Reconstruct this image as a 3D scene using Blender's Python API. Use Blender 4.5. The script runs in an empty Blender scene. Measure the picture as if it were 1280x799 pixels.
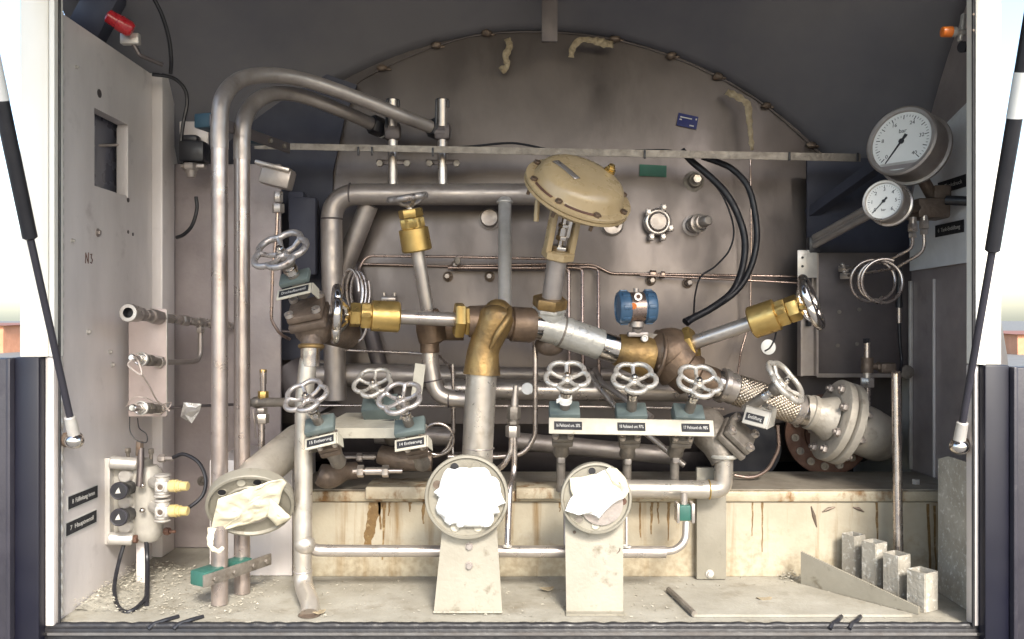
import bpy, bmesh, math, random
from mathutils import Vector, Matrix, noise
rnd = random.Random(7)
R = math.radians
PI = math.pi
V = Vector
C = bpy.context.scene.collection
SC = bpy.context.scene

# ------------------------------------------------------------------ camera, sky, sun, exposure
H = 1.65                        # eye height above the yard
FPX = 1065.0                    # focal length in pixels of the 1280 px wide photograph
cam_d = bpy.data.cameras.new('camera')
cam_d.sensor_width = 36.0
cam_d.lens = FPX / 1280 * 36
cam_d.clip_start = 0.05
cam_d.clip_end = 2000
cam = bpy.data.objects.new('camera', cam_d)
cam.location = (0, 0, H)
cam.rotation_euler = (R(90), 0, 0)
C.objects.link(cam)
SC.camera = cam

SUN_TO = V((0.28, -1.0, 0.84)).normalized()      # direction towards the sun: over the viewer's shoulder
sun_elev = math.asin(SUN_TO.z)
sun_az = math.atan2(SUN_TO.x, SUN_TO.y)
w = bpy.data.worlds.new('World')
SC.world = w
w.use_nodes = True
nt = w.node_tree
sky = nt.nodes.new('ShaderNodeTexSky')
sky.sky_type = 'NISHITA'
sky.sun_disc = False
sky.sun_elevation = sun_elev
sky.sun_rotation = sun_az
sky.dust_density = 2.0
sky.ozone_density = 0.5
sky.air_density = 1.1
bg = nt.nodes['Background']
nt.links.new(sky.outputs[0], bg.inputs[0])
bg.inputs[1].default_value = 0.15
sd = bpy.data.lights.new('sun', 'SUN')
sd.energy = 2.4
sd.angle = R(14)
sd.color = (1.0, 0.945, 0.85)
so = bpy.data.objects.new('sun', sd)
so.rotation_euler = (-SUN_TO).to_track_quat('-Z', 'Y').to_euler()
so.location = (2, -4, 8)
C.objects.link(so)
SC.view_settings.view_transform = 'Standard'
SC.view_settings.look = 'None'
SC.view_settings.exposure = 1.62
SC.view_settings.gamma = 1
SC.cycles.max_bounces = 8
SC.cycles.diffuse_bounces = 5
SC.cycles.glossy_bounces = 5

# ------------------------------------------------------------------ helpers
def P(u, v, Y):
    return V(((u - 640) * Y / FPX, Y, H + (399.5 - v) * Y / FPX))

def S(n, Y=2.2):
    return n * Y / FPX

def frame(z, xhint=(1, 0, 0), o=(0, 0, 0)):
    z = V(z).normalized()
    x = V(xhint)
    x = (x - z * x.dot(z)).normalized()
    y = z.cross(x)
    m = Matrix((x, y, z)).transposed().to_4x4()
    m.translation = V(o)
    return m

def fillet(pts, r, n=6):
    pts = [V(p) for p in pts]
    if len(pts) < 3:
        return pts
    out = [pts[0]]
    for i in range(1, len(pts) - 1):
        a, b, c = pts[i - 1], pts[i], pts[i + 1]
        d1, d2 = (a - b), (c - b)
        l1, l2 = d1.length, d2.length
        d1.normalize(); d2.normalize()
        ang = d1.angle(d2, PI)
        if ang > R(176):
            out.append(b); continue
        rr = r[i - 1] if isinstance(r, (list, tuple)) else r
        t = min(rr / math.tan(ang / 2), l1 * .48, l2 * .48)
        p1, p2 = b + d1 * t, b + d2 * t
        for k in range(n + 1):
            s = k / n
            q = p1 * (1 - s) ** 2 + b * 2 * s * (1 - s) + p2 * s * s
            cir = q
            out.append(cir)
    out.append(pts[-1])
    return out

def spline(pts, n=8):
    pts = [V(p) for p in pts]
    q = [pts[0] * 2 - pts[1]] + pts + [pts[-1] * 2 - pts[-2]]
    out = []
    for i in range(1, len(q) - 2):
        p0, p1, p2, p3 = q[i - 1], q[i], q[i + 1], q[i + 2]
        for k in range(n):
            t = k / n
            out.append(0.5 * ((2 * p1) + (p2 - p0) * t + (2 * p0 - 5 * p1 + 4 * p2 - p3) * t * t + (3 * p1 - p0 - 3 * p2 + p3) * t ** 3))
    out.append(pts[-1])
    return out

class MB:
    """collects shapes (world coordinates, or local ones through M) into one mesh"""
    def __init__(s, M=None):
        s.bm = bmesh.new()
        s.M = M if M is not None else Matrix()
    def add(s, verts, faces):
        vs = [s.bm.verts.new(s.M @ V(v)) for v in verts]
        for f in faces:
            try:
                s.bm.faces.new([vs[i] for i in f])
            except ValueError:
                pass
        return s
    def merge(s, tb, M):
        tb.verts.index_update()
        vs = [s.bm.verts.new(s.M @ (M @ v.co)) for v in tb.verts]
        for f in tb.faces:
            s.bm.faces.new([vs[v.index] for v in f.verts])
        tb.free()
        return s
    def box(s, c, size, rot=None, bev=0.0, seg=2):
        tb = bmesh.new()
        bmesh.ops.create_cube(tb, size=1)
        for v in tb.verts:
            v.co = V((v.co.x * size[0], v.co.y * size[1], v.co.z * size[2]))
        if bev:
            bmesh.ops.bevel(tb, geom=tb.edges[:], offset=min(bev, min(size) * .45), segments=seg, affect='EDGES', profile=.5)
        M = Matrix.Translation(V(c))
        if rot is not None:
            M = M @ rot.to_4x4()
        return s.merge(tb, M)
    def span(s, x0, x1, y0, y1, z0, z1, bev=0.0):
        return s.box(((x0 + x1) / 2, (y0 + y1) / 2, (z0 + z1) / 2), (abs(x1 - x0), abs(y1 - y0), abs(z1 - z0)), None, bev)
    def lathe(s, o, axis, prof, seg=24, xhint=(1, 0, 0.013), rot=0.0, cap=True):
        F = frame(axis, xhint, o)
        vs, fs = [], []
        for t, r in prof:
            r = max(r, 1e-5)
            for k in range(seg):
                a = rot + 2 * PI * k / seg
                vs.append(F @ V((r * math.cos(a), r * math.sin(a), t)))
        n = len(prof)
        for i in range(n - 1):
            for k in range(seg):
                k2 = (k + 1) % seg
                fs.append((i * seg + k, i * seg + k2, (i + 1) * seg + k2, (i + 1) * seg + k))
        if cap:
            fs.append(tuple(range(seg - 1, -1, -1)))
            fs.append(tuple((n - 1) * seg + k for k in range(seg)))
        return s.add(vs, fs)
    def cyl(s, a, b, r, r2=None, seg=20, ch=0.0):
        a, b = V(a), V(b)
        L = (b - a).length
        r2 = r if r2 is None else r2
        if ch:
            prof = [(0, r - ch), (ch, r), (L - ch, r2), (L, r2 - ch)]
        else:
            prof = [(0, r), (L, r2)]
        return s.lathe(a, b - a, prof, seg)
    def hexn(s, a, b, r, n=6, rot=0.0, xhint=(1, 0, 0.013)):
        a, b = V(a), V(b)
        L = (b - a).length
        c = min(.08 * r, L * .3)
        return s.lathe(a, b - a, [(0, r * .93), (c, r), (L - c, r), (L, r * .93)], n, xhint, rot)
    def sweep(s, pts, r, seg=14, cap=True, closed=False):
        pts = [V(p) for p in pts]
        q = [pts[0]]
        rr = [r if not isinstance(r, (list, tuple)) else r[0]]
        for i in range(1, len(pts)):
            if (pts[i] - q[-1]).length > 1e-6:
                q.append(pts[i]); rr.append(r if not isinstance(r, (list, tuple)) else r[i])
        pts = q
        n = len(pts)
        tang = []
        for i in range(n):
            a = pts[(i - 1) % n] if (closed or i > 0) else pts[i]
            b = pts[(i + 1) % n] if (closed or i < n - 1) else pts[i]
            tang.append((b - a).normalized())
        t0 = tang[0]
        x = t0.orthogonal().normalized()
        vs, fs = [], []
        for i in range(n):
            t = tang[i]
            x = (x - t * x.dot(t)).normalized()
            y = t.cross(x)
            for k in range(seg):
                a = 2 * PI * k / seg
                vs.append(pts[i] + (x * math.cos(a) + y * math.sin(a)) * rr[i])
        m = n if closed else n - 1
        if closed:       # find the twist offset that joins the last ring to the first
            best, off = 1e9, 0
            for o_ in range(seg):
                d = (vs[(n - 1) * seg] - vs[o_]).length
                if d < best:
                    best, off = d, o_
        for i in range(m):
            j = (i + 1) % n
            o_ = off if (closed and j == 0) else 0
            for k in range(seg):
                fs.append((i * seg + k, i * seg + (k + 1) % seg, j * seg + (k + 1 + o_) % seg, j * seg + (k + o_) % seg))
        if cap and not closed:
            fs.append(tuple(range(seg - 1, -1, -1)))
            fs.append(tuple((n - 1) * seg + k for k in range(seg)))
        return s.add(vs, fs)
    def torus(s, o, axis, Rr, r, n=40, seg=12):
        F = frame(axis, (1, 0, 0.013), o)
        return s.sweep([F @ V((Rr * math.cos(2 * PI * k / n), Rr * math.sin(2 * PI * k / n), 0)) for k in range(n)], r, seg, closed=True)
    def ball(s, c, r, sc=(1, 1, 1), sub=3, amp=0.0, fr=20):
        tb = bmesh.new()
        bmesh.ops.create_icosphere(tb, subdivisions=sub, radius=1)
        for v in tb.verts:
            k = 1 + amp * noise.noise(v.co * r * fr + V(c) * 5)
            v.co = V((v.co.x * sc[0] * r * k, v.co.y * sc[1] * r * k, v.co.z * sc[2] * r * k))
        return s.merge(tb, Matrix.Translation(V(c)))
    def prism(s, pts, d):
        """polygon of world points pushed along vector d"""
        n = len(pts)
        d = V(d)
        vs = [V(p) for p in pts] + [V(p) + d for p in pts]
        fs = [tuple(range(n)), tuple(range(2 * n - 1, n - 1, -1))]
        for i in range(n):
            j = (i + 1) % n
            fs.append((j, i, n + i, n + j))
        return s.add(vs, fs)

def setprops(o, label, cat, group=None, kind=None):
    o['label'] = label
    o['category'] = cat
    if group: o['group'] = group
    if kind: o['kind'] = kind

def thing(name, label, cat, loc, group=None):
    o = bpy.data.objects.new(name, None)
    o.empty_display_size = .02
    C.objects.link(o)
    o.location = loc
    o['wloc'] = list(loc)
    setprops(o, label, cat, group)
    return o

def link(name, mb, m, base, parent=None, sharp=38, flat=False, bevel=0.0):
    bmesh.ops.recalc_face_normals(mb.bm, faces=mb.bm.faces[:])
    me = bpy.data.meshes.new(name)
    b = V(base)
    for v in mb.bm.verts:
        v.co -= b
    mb.bm.to_mesh(me)
    mb.bm.free()
    if not flat:
        me.shade_smooth()
        me.set_sharp_from_angle(angle=R(sharp))
    me.materials.append(m)
    o = bpy.data.objects.new(name, me)
    C.objects.link(o)
    if parent is not None:
        o.parent = parent
    else:
        o.location = b
    return o

def root_of(o):
    while o.parent is not None:
        o = o.parent
    return o

def part(parent, name, mb, m, label=None, **k):
    r = root_of(parent)
    o = link(name, mb, m, r.location, parent, **k)
    if label: o['label'] = label
    return o

def solo(name, mb, m, label, cat, base=None, group=None, kind=None, **k):
    if base is None:
        n = len(mb.bm.verts)
        base = sum((v.co for v in mb.bm.verts), V((0, 0, 0))) / max(n, 1)
    o = link(name, mb, m, base, None, **k)
    setprops(o, label, cat, group, kind)
    return o

def struct(name, mb, m, **k):
    o = link(name, mb, m, (0, 0, 0), None, **k)
    o['kind'] = 'structure'
    return o

def lettering(parent, body, size, M, m, width=None, name='lettering'):
    cu = bpy.data.curves.new('lettering', 'FONT')
    cu.body = body
    cu.size = size
    cu.align_x = 'CENTER'; cu.align_y = 'CENTER'
    cu.extrude = 0.0002
    tmp = bpy.data.objects.new('lettering_tmp', cu)
    me = bpy.data.meshes.new_from_object(tmp)
    bpy.data.objects.remove(tmp)
    xs = [v.co.x for v in me.vertices]
    k = 1.0
    if width and xs and (max(xs) - min(xs)) > 0:
        k = width / (max(xs) - min(xs))
    b = V(root_of(parent).location)
    for v in me.vertices:
        v.co = (M @ V((v.co.x * k, v.co.y, v.co.z))) - b
    me.name = name
    me.materials.append(m)
    o = bpy.data.objects.new(name, me)
    C.objects.link(o)
    o.parent = parent
    return o

# ------------------------------------------------------------------ materials
def mat(name, c1, c2=None, metal=0.0, rough=.5, scale=9, bump=.0, bscale=140, spot=None, thr=.62, sscale=14,
        stretch=(1, 1, 1), sstretch=None, coat=0.0, rvar=.12, detail=5, soft=.08, spotmetal=None, aniso=None):
    m = bpy.data.materials.new(name)
    m.use_nodes = True
    t = m.node_tree
    N, L = t.nodes, t.links
    b = N['Principled BSDF']
    b.inputs['Metallic'].default_value = metal
    b.inputs['Roughness'].default_value = rough
    if coat:
        b.inputs['Coat Weight'].default_value = coat
        b.inputs['Coat Roughness'].default_value = .12
    g = N.new('ShaderNodeNewGeometry')
    mp = N.new('ShaderNodeMapping'); mp.inputs['Scale'].default_value = stretch
    L.new(g.outputs['Position'], mp.inputs[0])
    n1 = N.new('ShaderNodeTexNoise'); n1.inputs['Scale'].default_value = scale; n1.inputs['Detail'].default_value = detail
    n1.inputs['Roughness'].default_value = .62
    L.new(mp.outputs[0], n1.inputs['Vector'])
    c2 = c2 or tuple(x * .7 for x in c1)
    rp = N.new('ShaderNodeValToRGB')
    rp.color_ramp.elements[0].position = .32; rp.color_ramp.elements[0].color = (*c2, 1)
    rp.color_ramp.elements[1].position = .66; rp.color_ramp.elements[1].color = (*c1, 1)
    L.new(n1.outputs[0], rp.inputs[0])
    col = rp.outputs[0]
    if spot:
        mp2 = N.new('ShaderNodeMapping'); mp2.inputs['Scale'].default_value = sstretch or (1, 1, 1)
        mp2.inputs['Location'].default_value = (3.1, 1.7, 5.3)
        L.new(g.outputs['Position'], mp2.inputs[0])
        n2 = N.new('ShaderNodeTexNoise'); n2.inputs['Scale'].default_value = sscale; n2.inputs['Detail'].default_value = 6
        n2.inputs['Roughness'].default_value = .65
        L.new(mp2.outputs[0], n2.inputs['Vector'])
        r2 = N.new('ShaderNodeValToRGB')
        r2.color_ramp.elements[0].position = thr; r2.color_ramp.elements[0].color = (0, 0, 0, 1)
        r2.color_ramp.elements[1].position = min(.99, thr + soft); r2.color_ramp.elements[1].color = (1, 1, 1, 1)
        L.new(n2.outputs[0], r2.inputs[0])
        mx = N.new('ShaderNodeMix'); mx.data_type = 'RGBA'
        L.new(r2.outputs[0], mx.inputs['Factor'])
        L.new(col, mx.inputs['A']); mx.inputs['B'].default_value = (*spot, 1)
        col = mx.outputs['Result']
        if spotmetal is not None:
            ml = N.new('ShaderNodeMapRange')
            ml.inputs['To Min'].default_value = metal; ml.inputs['To Max'].default_value = spotmetal
            L.new(r2.outputs[0], ml.inputs['Value']); L.new(ml.outputs[0], b.inputs['Metallic'])
    L.new(col, b.inputs['Base Color'])
    n3 = N.new('ShaderNodeTexNoise'); n3.inputs['Scale'].default_value = scale * 3.3; n3.inputs['Detail'].default_value = 4
    L.new(mp.outputs[0], n3.inputs['Vector'])
    mr = N.new('ShaderNodeMapRange')
    mr.inputs['From Min'].default_value = .3; mr.inputs['From Max'].default_value = .7
    mr.inputs['To Min'].default_value = max(.03, rough - rvar); mr.inputs['To Max'].default_value = min(1, rough + rvar)
    L.new(n3.outputs[0], mr.inputs['Value']); L.new(mr.outputs[0], b.inputs['Roughness'])
    if bump:
        n4 = N.new('ShaderNodeTexNoise'); n4.inputs['Scale'].default_value = bscale; n4.inputs['Detail'].default_value = 3
        L.new(mp.outputs[0], n4.inputs['Vector'])
        bp = N.new('ShaderNodeBump'); bp.inputs['Strength'].default_value = bump; bp.inputs['Distance'].default_value = .004
        L.new(n4.outputs[0], bp.inputs['Height']); L.new(bp.outputs[0], b.inputs['Normal'])
    return m

M_ = {}
M_['wall'] = mat('sheet_steel', (.68, .635, .615), (.55, .51, .495), .2, .45, 5, .15, 90, spot=(.37, .33, .315), thr=.61, sscale=11, soft=.28, stretch=(1, 1, .35))
M_['wall_pink'] = mat('sheet_steel_warm', (.58, .49, .465), (.49, .41, .385), .2, .48, 8, .12, 90, spot=(.36, .28, .25), thr=.62, sscale=14, soft=.2)
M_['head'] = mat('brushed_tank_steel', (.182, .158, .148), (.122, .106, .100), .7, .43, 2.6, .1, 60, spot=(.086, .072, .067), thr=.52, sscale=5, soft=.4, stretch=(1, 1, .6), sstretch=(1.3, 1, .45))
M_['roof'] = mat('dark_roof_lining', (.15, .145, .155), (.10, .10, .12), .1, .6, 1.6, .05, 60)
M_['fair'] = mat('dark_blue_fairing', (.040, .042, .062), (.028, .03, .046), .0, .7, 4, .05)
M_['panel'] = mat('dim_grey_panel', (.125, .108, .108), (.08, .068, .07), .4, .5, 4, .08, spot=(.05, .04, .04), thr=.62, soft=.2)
M_['void'] = mat('black_void_shade', (.012, .013, .02), (.006, .007, .012), 0, .7, 6)  # near-black stands in for the unlit space under the tank
M_['floor'] = mat('dirty_floor_plate', (.335, .318, .272), (.24, .222, .18), .0, .7, 8, .3, 160, spot=(.15, .125, .085), thr=.55, sscale=11, soft=.25)
M_['ledge'] = mat('grimy_cream_steel', (.43, .39, .305), (.32, .275, .20), .15, .48, 4, .15, 120, spot=(.21, .13, .05), thr=.535, sscale=15, soft=.2, sstretch=(1.7, 1, .10))
M_['ledge_top'] = mat('dusty_steel_shelf', (.30, .27, .22), (.18, .155, .125), .2, .6, 6, .25, 120, spot=(.11, .08, .05), thr=.58, soft=.2)
M_['lip'] = mat('rusty_cream_lip', (.46, .405, .30), (.33, .275, .19), .1, .55, 14, .35, 150, spot=(.19, .10, .035), thr=.51, sscale=26, soft=.16, sstretch=(1, 1, .6))
M_['plate'] = mat('scuffed_cream_plate', (.275, .255, .208), (.215, .197, .158), .15, .5, 7, .15, 120, spot=(.13, .11, .075), thr=.58, sscale=22, soft=.14)
M_['pipe'] = mat('stainless_pipe', (.58, .53, .485), (.45, .405, .37), .8, .34, 9, .06, 160, spot=(.37, .32, .275), thr=.58, sscale=9, soft=.3, spotmetal=.7)
M_['pipe_pink'] = mat('tarnished_pipe', (.46, .395, .365), (.34, .285, .26), .78, .35, 9, .10, 160, spot=(.25, .195, .17), thr=.55, sscale=11, soft=.35, spotmetal=.65)
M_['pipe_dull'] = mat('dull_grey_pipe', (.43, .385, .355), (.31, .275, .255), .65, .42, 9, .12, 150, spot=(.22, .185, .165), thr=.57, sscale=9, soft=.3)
M_['pipe_cream'] = mat('pale_flaking_pipe', (.54, .50, .445), (.43, .39, .34), .7, .35, 12, .10, 90, spot=(.29, .24, .185), thr=.57, sscale=18, soft=.2)
M_['tube'] = mat('bright_instrument_tube', (.60, .54, .50), (.52, .455, .42), .95, .27, 12)
M_['dtube'] = mat('dark_instrument_tube', (.20, .175, .17), (.12, .10, .10), .8, .4, 20)
M_['copper'] = mat('brown_steel_tube', (.42, .325, .285), (.34, .255, .22), .9, .3, 12)
M_['brass'] = mat('yellow_brass', (.60, .42, .155), (.49, .335, .115), .85, .38, 18, .06, 200, spot=(.33, .22, .085), thr=.62, soft=.3)
M_['bronze'] = mat('weathered_bronze', (.36, .235, .09), (.20, .13, .06), .7, .45, 14, .35, 90, spot=(.09, .058, .034), thr=.54, sscale=16, soft=.2)
M_['bronze_dark'] = mat('brown_bronze', (.215, .148, .098), (.125, .088, .064), .6, .48, 14, .35, 90, spot=(.075, .052, .04), thr=.55, soft=.22)
M_['iron'] = mat('brown_cast_iron', (.20, .15, .115), (.115, .088, .07), .5, .52, 22, .5, 90, spot=(.26, .14, .07), thr=.64, soft=.12)
M_['iron_grey'] = mat('dirty_grey_casting', (.24, .215, .185), (.15, .13, .11), .45, .5, 20, .5, 90, spot=(.11, .085, .065), thr=.6, soft=.15)
M_['chrome'] = mat('polished_steel', (.74, .71, .67), (.55, .50, .46), 1.0, .16, 24, .0, rvar=.08, spot=(.36, .29, .23), thr=.68, soft=.1)
M_['wheel'] = mat('chipped_silver_wheel', (.60, .565, .51), (.46, .43, .385), .55, .36, 30, .25, 120, spot=(.20, .165, .13), thr=.57, sscale=70, soft=.06, spotmetal=.2)
M_['wheel_dark'] = mat('dull_silver_wheel', (.48, .445, .42), (.33, .30, .285), .65, .36, 30, .25, 120, spot=(.18, .145, .125), thr=.57, sscale=60, soft=.1)
M_['teal'] = mat('faded_teal_plastic', (.125, .155, .15), (.09, .118, .115), 0, .55, 14, .1, spot=(.20, .215, .20), thr=.60, soft=.2)
M_['green'] = mat('dark_green_clamp', (.03, .115, .09), (.02, .08, .065), 0, .5, 14, .1)
M_['bluegreen'] = mat('petrol_blue_clamp', (.008, .042, .065), (.006, .03, .048), 0, .55, 14)
M_['cream'] = mat('cream_enamel', (.47, .44, .365), (.385, .355, .285), 0, .48, 18, .12, 150, spot=(.25, .22, .165), thr=.62, sscale=40, soft=.14)
M_['grey_enamel'] = mat('grey_enamel', (.42, .40, .36), (.33, .31, .275), 0.1, .45, 18, .12)
M_['tan'] = mat('tan_enamel', (.43, .325, .185), (.365, .27, .145), 0.0, .32, 9, .05, 120, coat=.3, spot=(.28, .19, .095), thr=.66, soft=.2)
M_['blue'] = mat('blue_enamel', (.055, .125, .215), (.04, .09, .16), 0, .36, 14, .05, coat=.3)
M_['navy'] = mat('navy_gloss_paint', (.0025, .003, .012), (.002, .002, .009), 0, .5, 3, .0, rvar=.06, spot=(.007, .007, .012), thr=.64, soft=.15)
M_['slate'] = mat('slate_trim_paint', (.028, .026, .036), (.020, .019, .027), 0, .5, 8, .1, spot=(.055, .05, .058), thr=.62, soft=.12)
M_['white'] = mat('white_body_paint', (.80, .78, .72), (.77, .745, .67), 0, .35, 3, .0, coat=.3, rvar=.05)
M_['rubber'] = mat('black_rubber', (.016, .015, .017), (.010, .010, .012), 0, .48, 20, .35, 80, spot=(.10, .09, .08), thr=.69, sscale=60, soft=.05)
M_['black'] = mat('black_plastic', (.018, .018, .022), (.012, .012, .016), 0, .4, 20)
M_['cable'] = mat('black_cable', (.012, .012, .016), (.009, .009, .012), 0, .45, 20)
M_['plate_black'] = mat('black_label', (.014, .014, .017), (.010, .010, .013), 0, .75, 30)
M_['ink'] = mat('white_engraving', (.50, .49, .46), (.42, .41, .39), 0, .5, 20)
M_['darkink'] = mat('dark_ink', (.02, .02, .025), (.015, .015, .02), 0, .6, 20)
M_['paper'] = mat('white_tape_cover', (.93, .92, .88), (.88, .87, .82), 0, .75, 30, .1, 120)
M_['paper_cream'] = mat('cream_tape_cover', (.74, .68, .52), (.64, .58, .43), 0, .75, 20, .2, 120, spot=(.48, .41, .28), thr=.65, soft=.15)
M_['tape'] = mat('old_masking_tape', (.37, .31, .21), (.24, .19, .12), 0, .85, 60, .3)
M_['dial'] = mat('gauge_dial', (.74, .75, .74), (.68, .69, .68), 0, .5, 10)
M_['red'] = mat('red_lamp_cap', (.50, .02, .025), (.36, .012, .02), 0, .3, 20, coat=.4)
M_['orange'] = mat('orange_lens', (.80, .22, .03), (.62, .14, .02), 0, .35, 20)
M_['yellow'] = mat('pale_yellow_cap', (.62, .50, .24), (.50, .38, .15), 0, .4, 30, spot=(.72, .64, .42), thr=.6, soft=.1)
M_['alu'] = mat('pale_aluminium', (.60, .575, .54), (.49, .465, .43), .5, .42, 20, .1)
M_['rust'] = mat('rusty_flange', (.135, .068, .045), (.085, .042, .030), .2, .65, 20, .5, 80, spot=(.20, .10, .06), thr=.6)
M_['crust'] = mat('salt_crusted_steel', (.40, .375, .325), (.29, .265, .22), .1, .6, 14, .5, 120, spot=(.62, .60, .55), thr=.55, sscale=75, soft=.12, spotmetal=0)
M_['sticker_blue'] = mat('blue_sticker', (.012, .02, .12), (.01, .015, .1), 0, .4, 10)
M_['sticker_green'] = mat('green_sticker', (.004, .11, .055), (.003, .085, .045), 0, .4, 10)
M_['crumb'] = mat('pale_crumbs', (.42, .395, .33), (.27, .245, .195), 0, .85, 60)
M_['gray_sleeve'] = mat('foil_wrapped_sleeve', (.56, .545, .50), (.42, .405, .365), .45, .34, 10, .7, 45, spot=(.74, .73, .68), thr=.60, soft=.12)
M_['glass'] = mat('dark_window_glass', (.16, .155, .185), (.10, .10, .125), 0, .3, 4, rvar=.06)
M_['asphalt'] = mat('yard_asphalt', (.16, .155, .145), (.115, .11, .10), 0, .85, 2, .3, 60)
M_['brickwall'] = mat('orange_render', (.55, .26, .15), (.45, .20, .11), 0, .8, 2)
M_['rooftile'] = mat('roof_tiles', (.22, .09, .06), (.15, .06, .04), 0, .8, 3)
M_['foil'] = mat('crumpled_foil', (.62, .60, .57), (.45, .43, .42), .6, .35, 30, .3)
M_['hose'] = mat('braided_steel', (.58, .51, .43), (.42, .36, .29), .95, .30, 30, .0, spot=(.28, .22, .16), thr=.64, soft=.15)
M_['plate_pale'] = mat('pale_grey_plate', (.70, .71, .73), (.60, .605, .62), 0, .5, 10, .1, spot=(.30, .28, .27), thr=.62, sscale=9, soft=.3)
M_['lid_shade'] = mat('added_lid_shade', (.045, .043, .05), (.035, .034, .04), 0, .7, 4)  # for an unseen dark sheet added to keep the cabinet's upper part dark
M_['stain'] = mat('brown_rust_run', (.17, .10, .032), (.11, .06, .018), 0, .6, 40, .2, spot=(.32, .24, .13), thr=.54, sscale=60, soft=.15)
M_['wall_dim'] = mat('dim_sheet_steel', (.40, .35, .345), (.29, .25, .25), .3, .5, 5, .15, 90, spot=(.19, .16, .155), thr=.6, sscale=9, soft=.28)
M_['cast_alu'] = mat('weathered_grey_casting', (.46, .42, .36), (.33, .30, .255), .3, .45, 12, .25, 110, spot=(.19, .165, .135), thr=.58, sscale=16, soft=.2)
M_['label_wire'] = mat('pale_wire', (.66, .58, .53), (.50, .43, .39), .3, .5, 30)

def ledge_mat(m, z0, z1):
    """sandy splash marks of dried mud with a ragged outline on the shelf front"""
    t = m.node_tree; N, L = t.nodes, t.links
    b = N['Principled BSDF']
    src = b.inputs['Base Color'].links[0].from_socket
    g = N.new('ShaderNodeNewGeometry')
    sp = N.new('ShaderNodeSeparateXYZ'); L.new(g.outputs['Position'], sp.inputs[0])
    mr = N.new('ShaderNodeMapRange'); mr.inputs['From Min'].default_value = z0; mr.inputs['From Max'].default_value = z1
    mr.inputs['To Min'].default_value = .24; mr.inputs['To Max'].default_value = -.16
    L.new(sp.outputs[2], mr.inputs['Value'])
    n = N.new('ShaderNodeTexNoise'); n.inputs['Scale'].default_value = 9; n.inputs['Detail'].default_value = 8; n.inputs['Roughness'].default_value = .72
    L.new(g.outputs['Position'], n.inputs['Vector'])
    ad = N.new('ShaderNodeMath'); ad.operation = 'ADD'; L.new(n.outputs[0], ad.inputs[0]); L.new(mr.outputs[0], ad.inputs[1])
    rp = N.new('ShaderNodeValToRGB'); rp.color_ramp.elements[0].position = .54; rp.color_ramp.elements[1].position = .70
    rp.color_ramp.elements[0].color = (0, 0, 0, 1); rp.color_ramp.elements[1].color = (.5, .5, .5, 1)
    L.new(ad.outputs[0], rp.inputs[0])
    n2 = N.new('ShaderNodeTexNoise'); n2.inputs['Scale'].default_value = 60; n2.inputs['Detail'].default_value = 4
    L.new(g.outputs['Position'], n2.inputs['Vector'])
    r2 = N.new('ShaderNodeValToRGB'); r2.color_ramp.elements[0].position = .38; r2.color_ramp.elements[1].position = .64
    r2.color_ramp.elements[0].color = (.20, .145, .075, 1); r2.color_ramp.elements[1].color = (.40, .34, .235, 1)
    L.new(n2.outputs[0], r2.inputs[0])
    mx = N.new('ShaderNodeMix'); mx.data_type = 'RGBA'
    L.new(rp.outputs[0], mx.inputs['Factor']); L.new(src, mx.inputs['A']); L.new(r2.outputs[0], mx.inputs['B'])
    L.new(mx.outputs['Result'], b.inputs['Base Color'])
ledge_mat(M_['ledge'], H - .704, H - .49)

# ------------------------------------------------------------------ setting: yard
F = H - .704                      # height of the cabinet floor
g = MB(); g.add([(-900, -900, 0), (900, -900, 0), (900, 900, 0), (-900, 900, 0)], [(0, 1, 2, 3)])
struct('ground', g, M_['asphalt'])

# two far houses whose walls show in slivers beside the truck
for (u0, u1, vt, Y, lab) in ((-260, 4, 407, 42, 'orange rendered house beyond the yard, past the left edge of the truck'),
                             (1272, 1500, 418, 40, 'orange rendered house beyond the yard, past the right edge of the truck')):
    a, b = P(u0, vt, Y), P(u1, vt, Y)
    T = thing('house', lab, 'house', ((a.x + b.x) / 2, Y + 4, 0), 'houses beyond the yard')
    m = MB(); m.span(a.x, b.x, Y, Y + 8, 0, a.z); wl = part(T, 'wall', m, M_['brickwall'])
    rm = MB(); z = a.z
    rm.add([(a.x - .2, Y - .2, z), (b.x + .2, Y - .2, z), (b.x + .2, Y + 8.2, z), (a.x - .2, Y + 8.2, z), (a.x - .2, Y + 4, z + .12), (b.x + .2, Y + 4, z + .12)],
           [(0, 1, 5, 4), (2, 3, 4, 5), (0, 4, 3), (1, 2, 5), (3, 2, 1, 0)])
    part(T, 'roof', rm, M_['rooftile'])

# ------------------------------------------------------------------ truck cabinet
CAB = thing('tanker_cabinet', 'grey metal equipment cabinet in the tail of a white and navy tanker truck', 'truck cabinet', (0, 2.0, F))
def cab(name, mb, m, **k):
    return part(CAB, name, mb, m, **k)

# floor and stepped steel shelf at the back
m = MB(); m.prism([V((-1.10, 1.985, F)), V((1.10, 1.985, F)), V((1.255, 2.24, F)), V((1.255, 3.14, F)), V((-1.10, 3.14, F))], (0, 0, -.03)); cab('floor_panel', m, M_['floor'])
zl = H - .464
XS = -.598
m = MB(); m.span(XS, 1.236, 2.331, 2.50, F + .001, zl - .036); LEDGE = cab('shelf_front', m, M_['ledge'])
m = MB(); m.span(XS, 1.236, 2.322, 2.505, zl - .034, zl - .004, .006); cab('shelf_lip', m, M_['lip'])
m = MB(); m.span(XS, 1.236, 2.330, 2.60, zl - .003, zl); cab('shelf_top', m, M_['ledge_top'])
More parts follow.
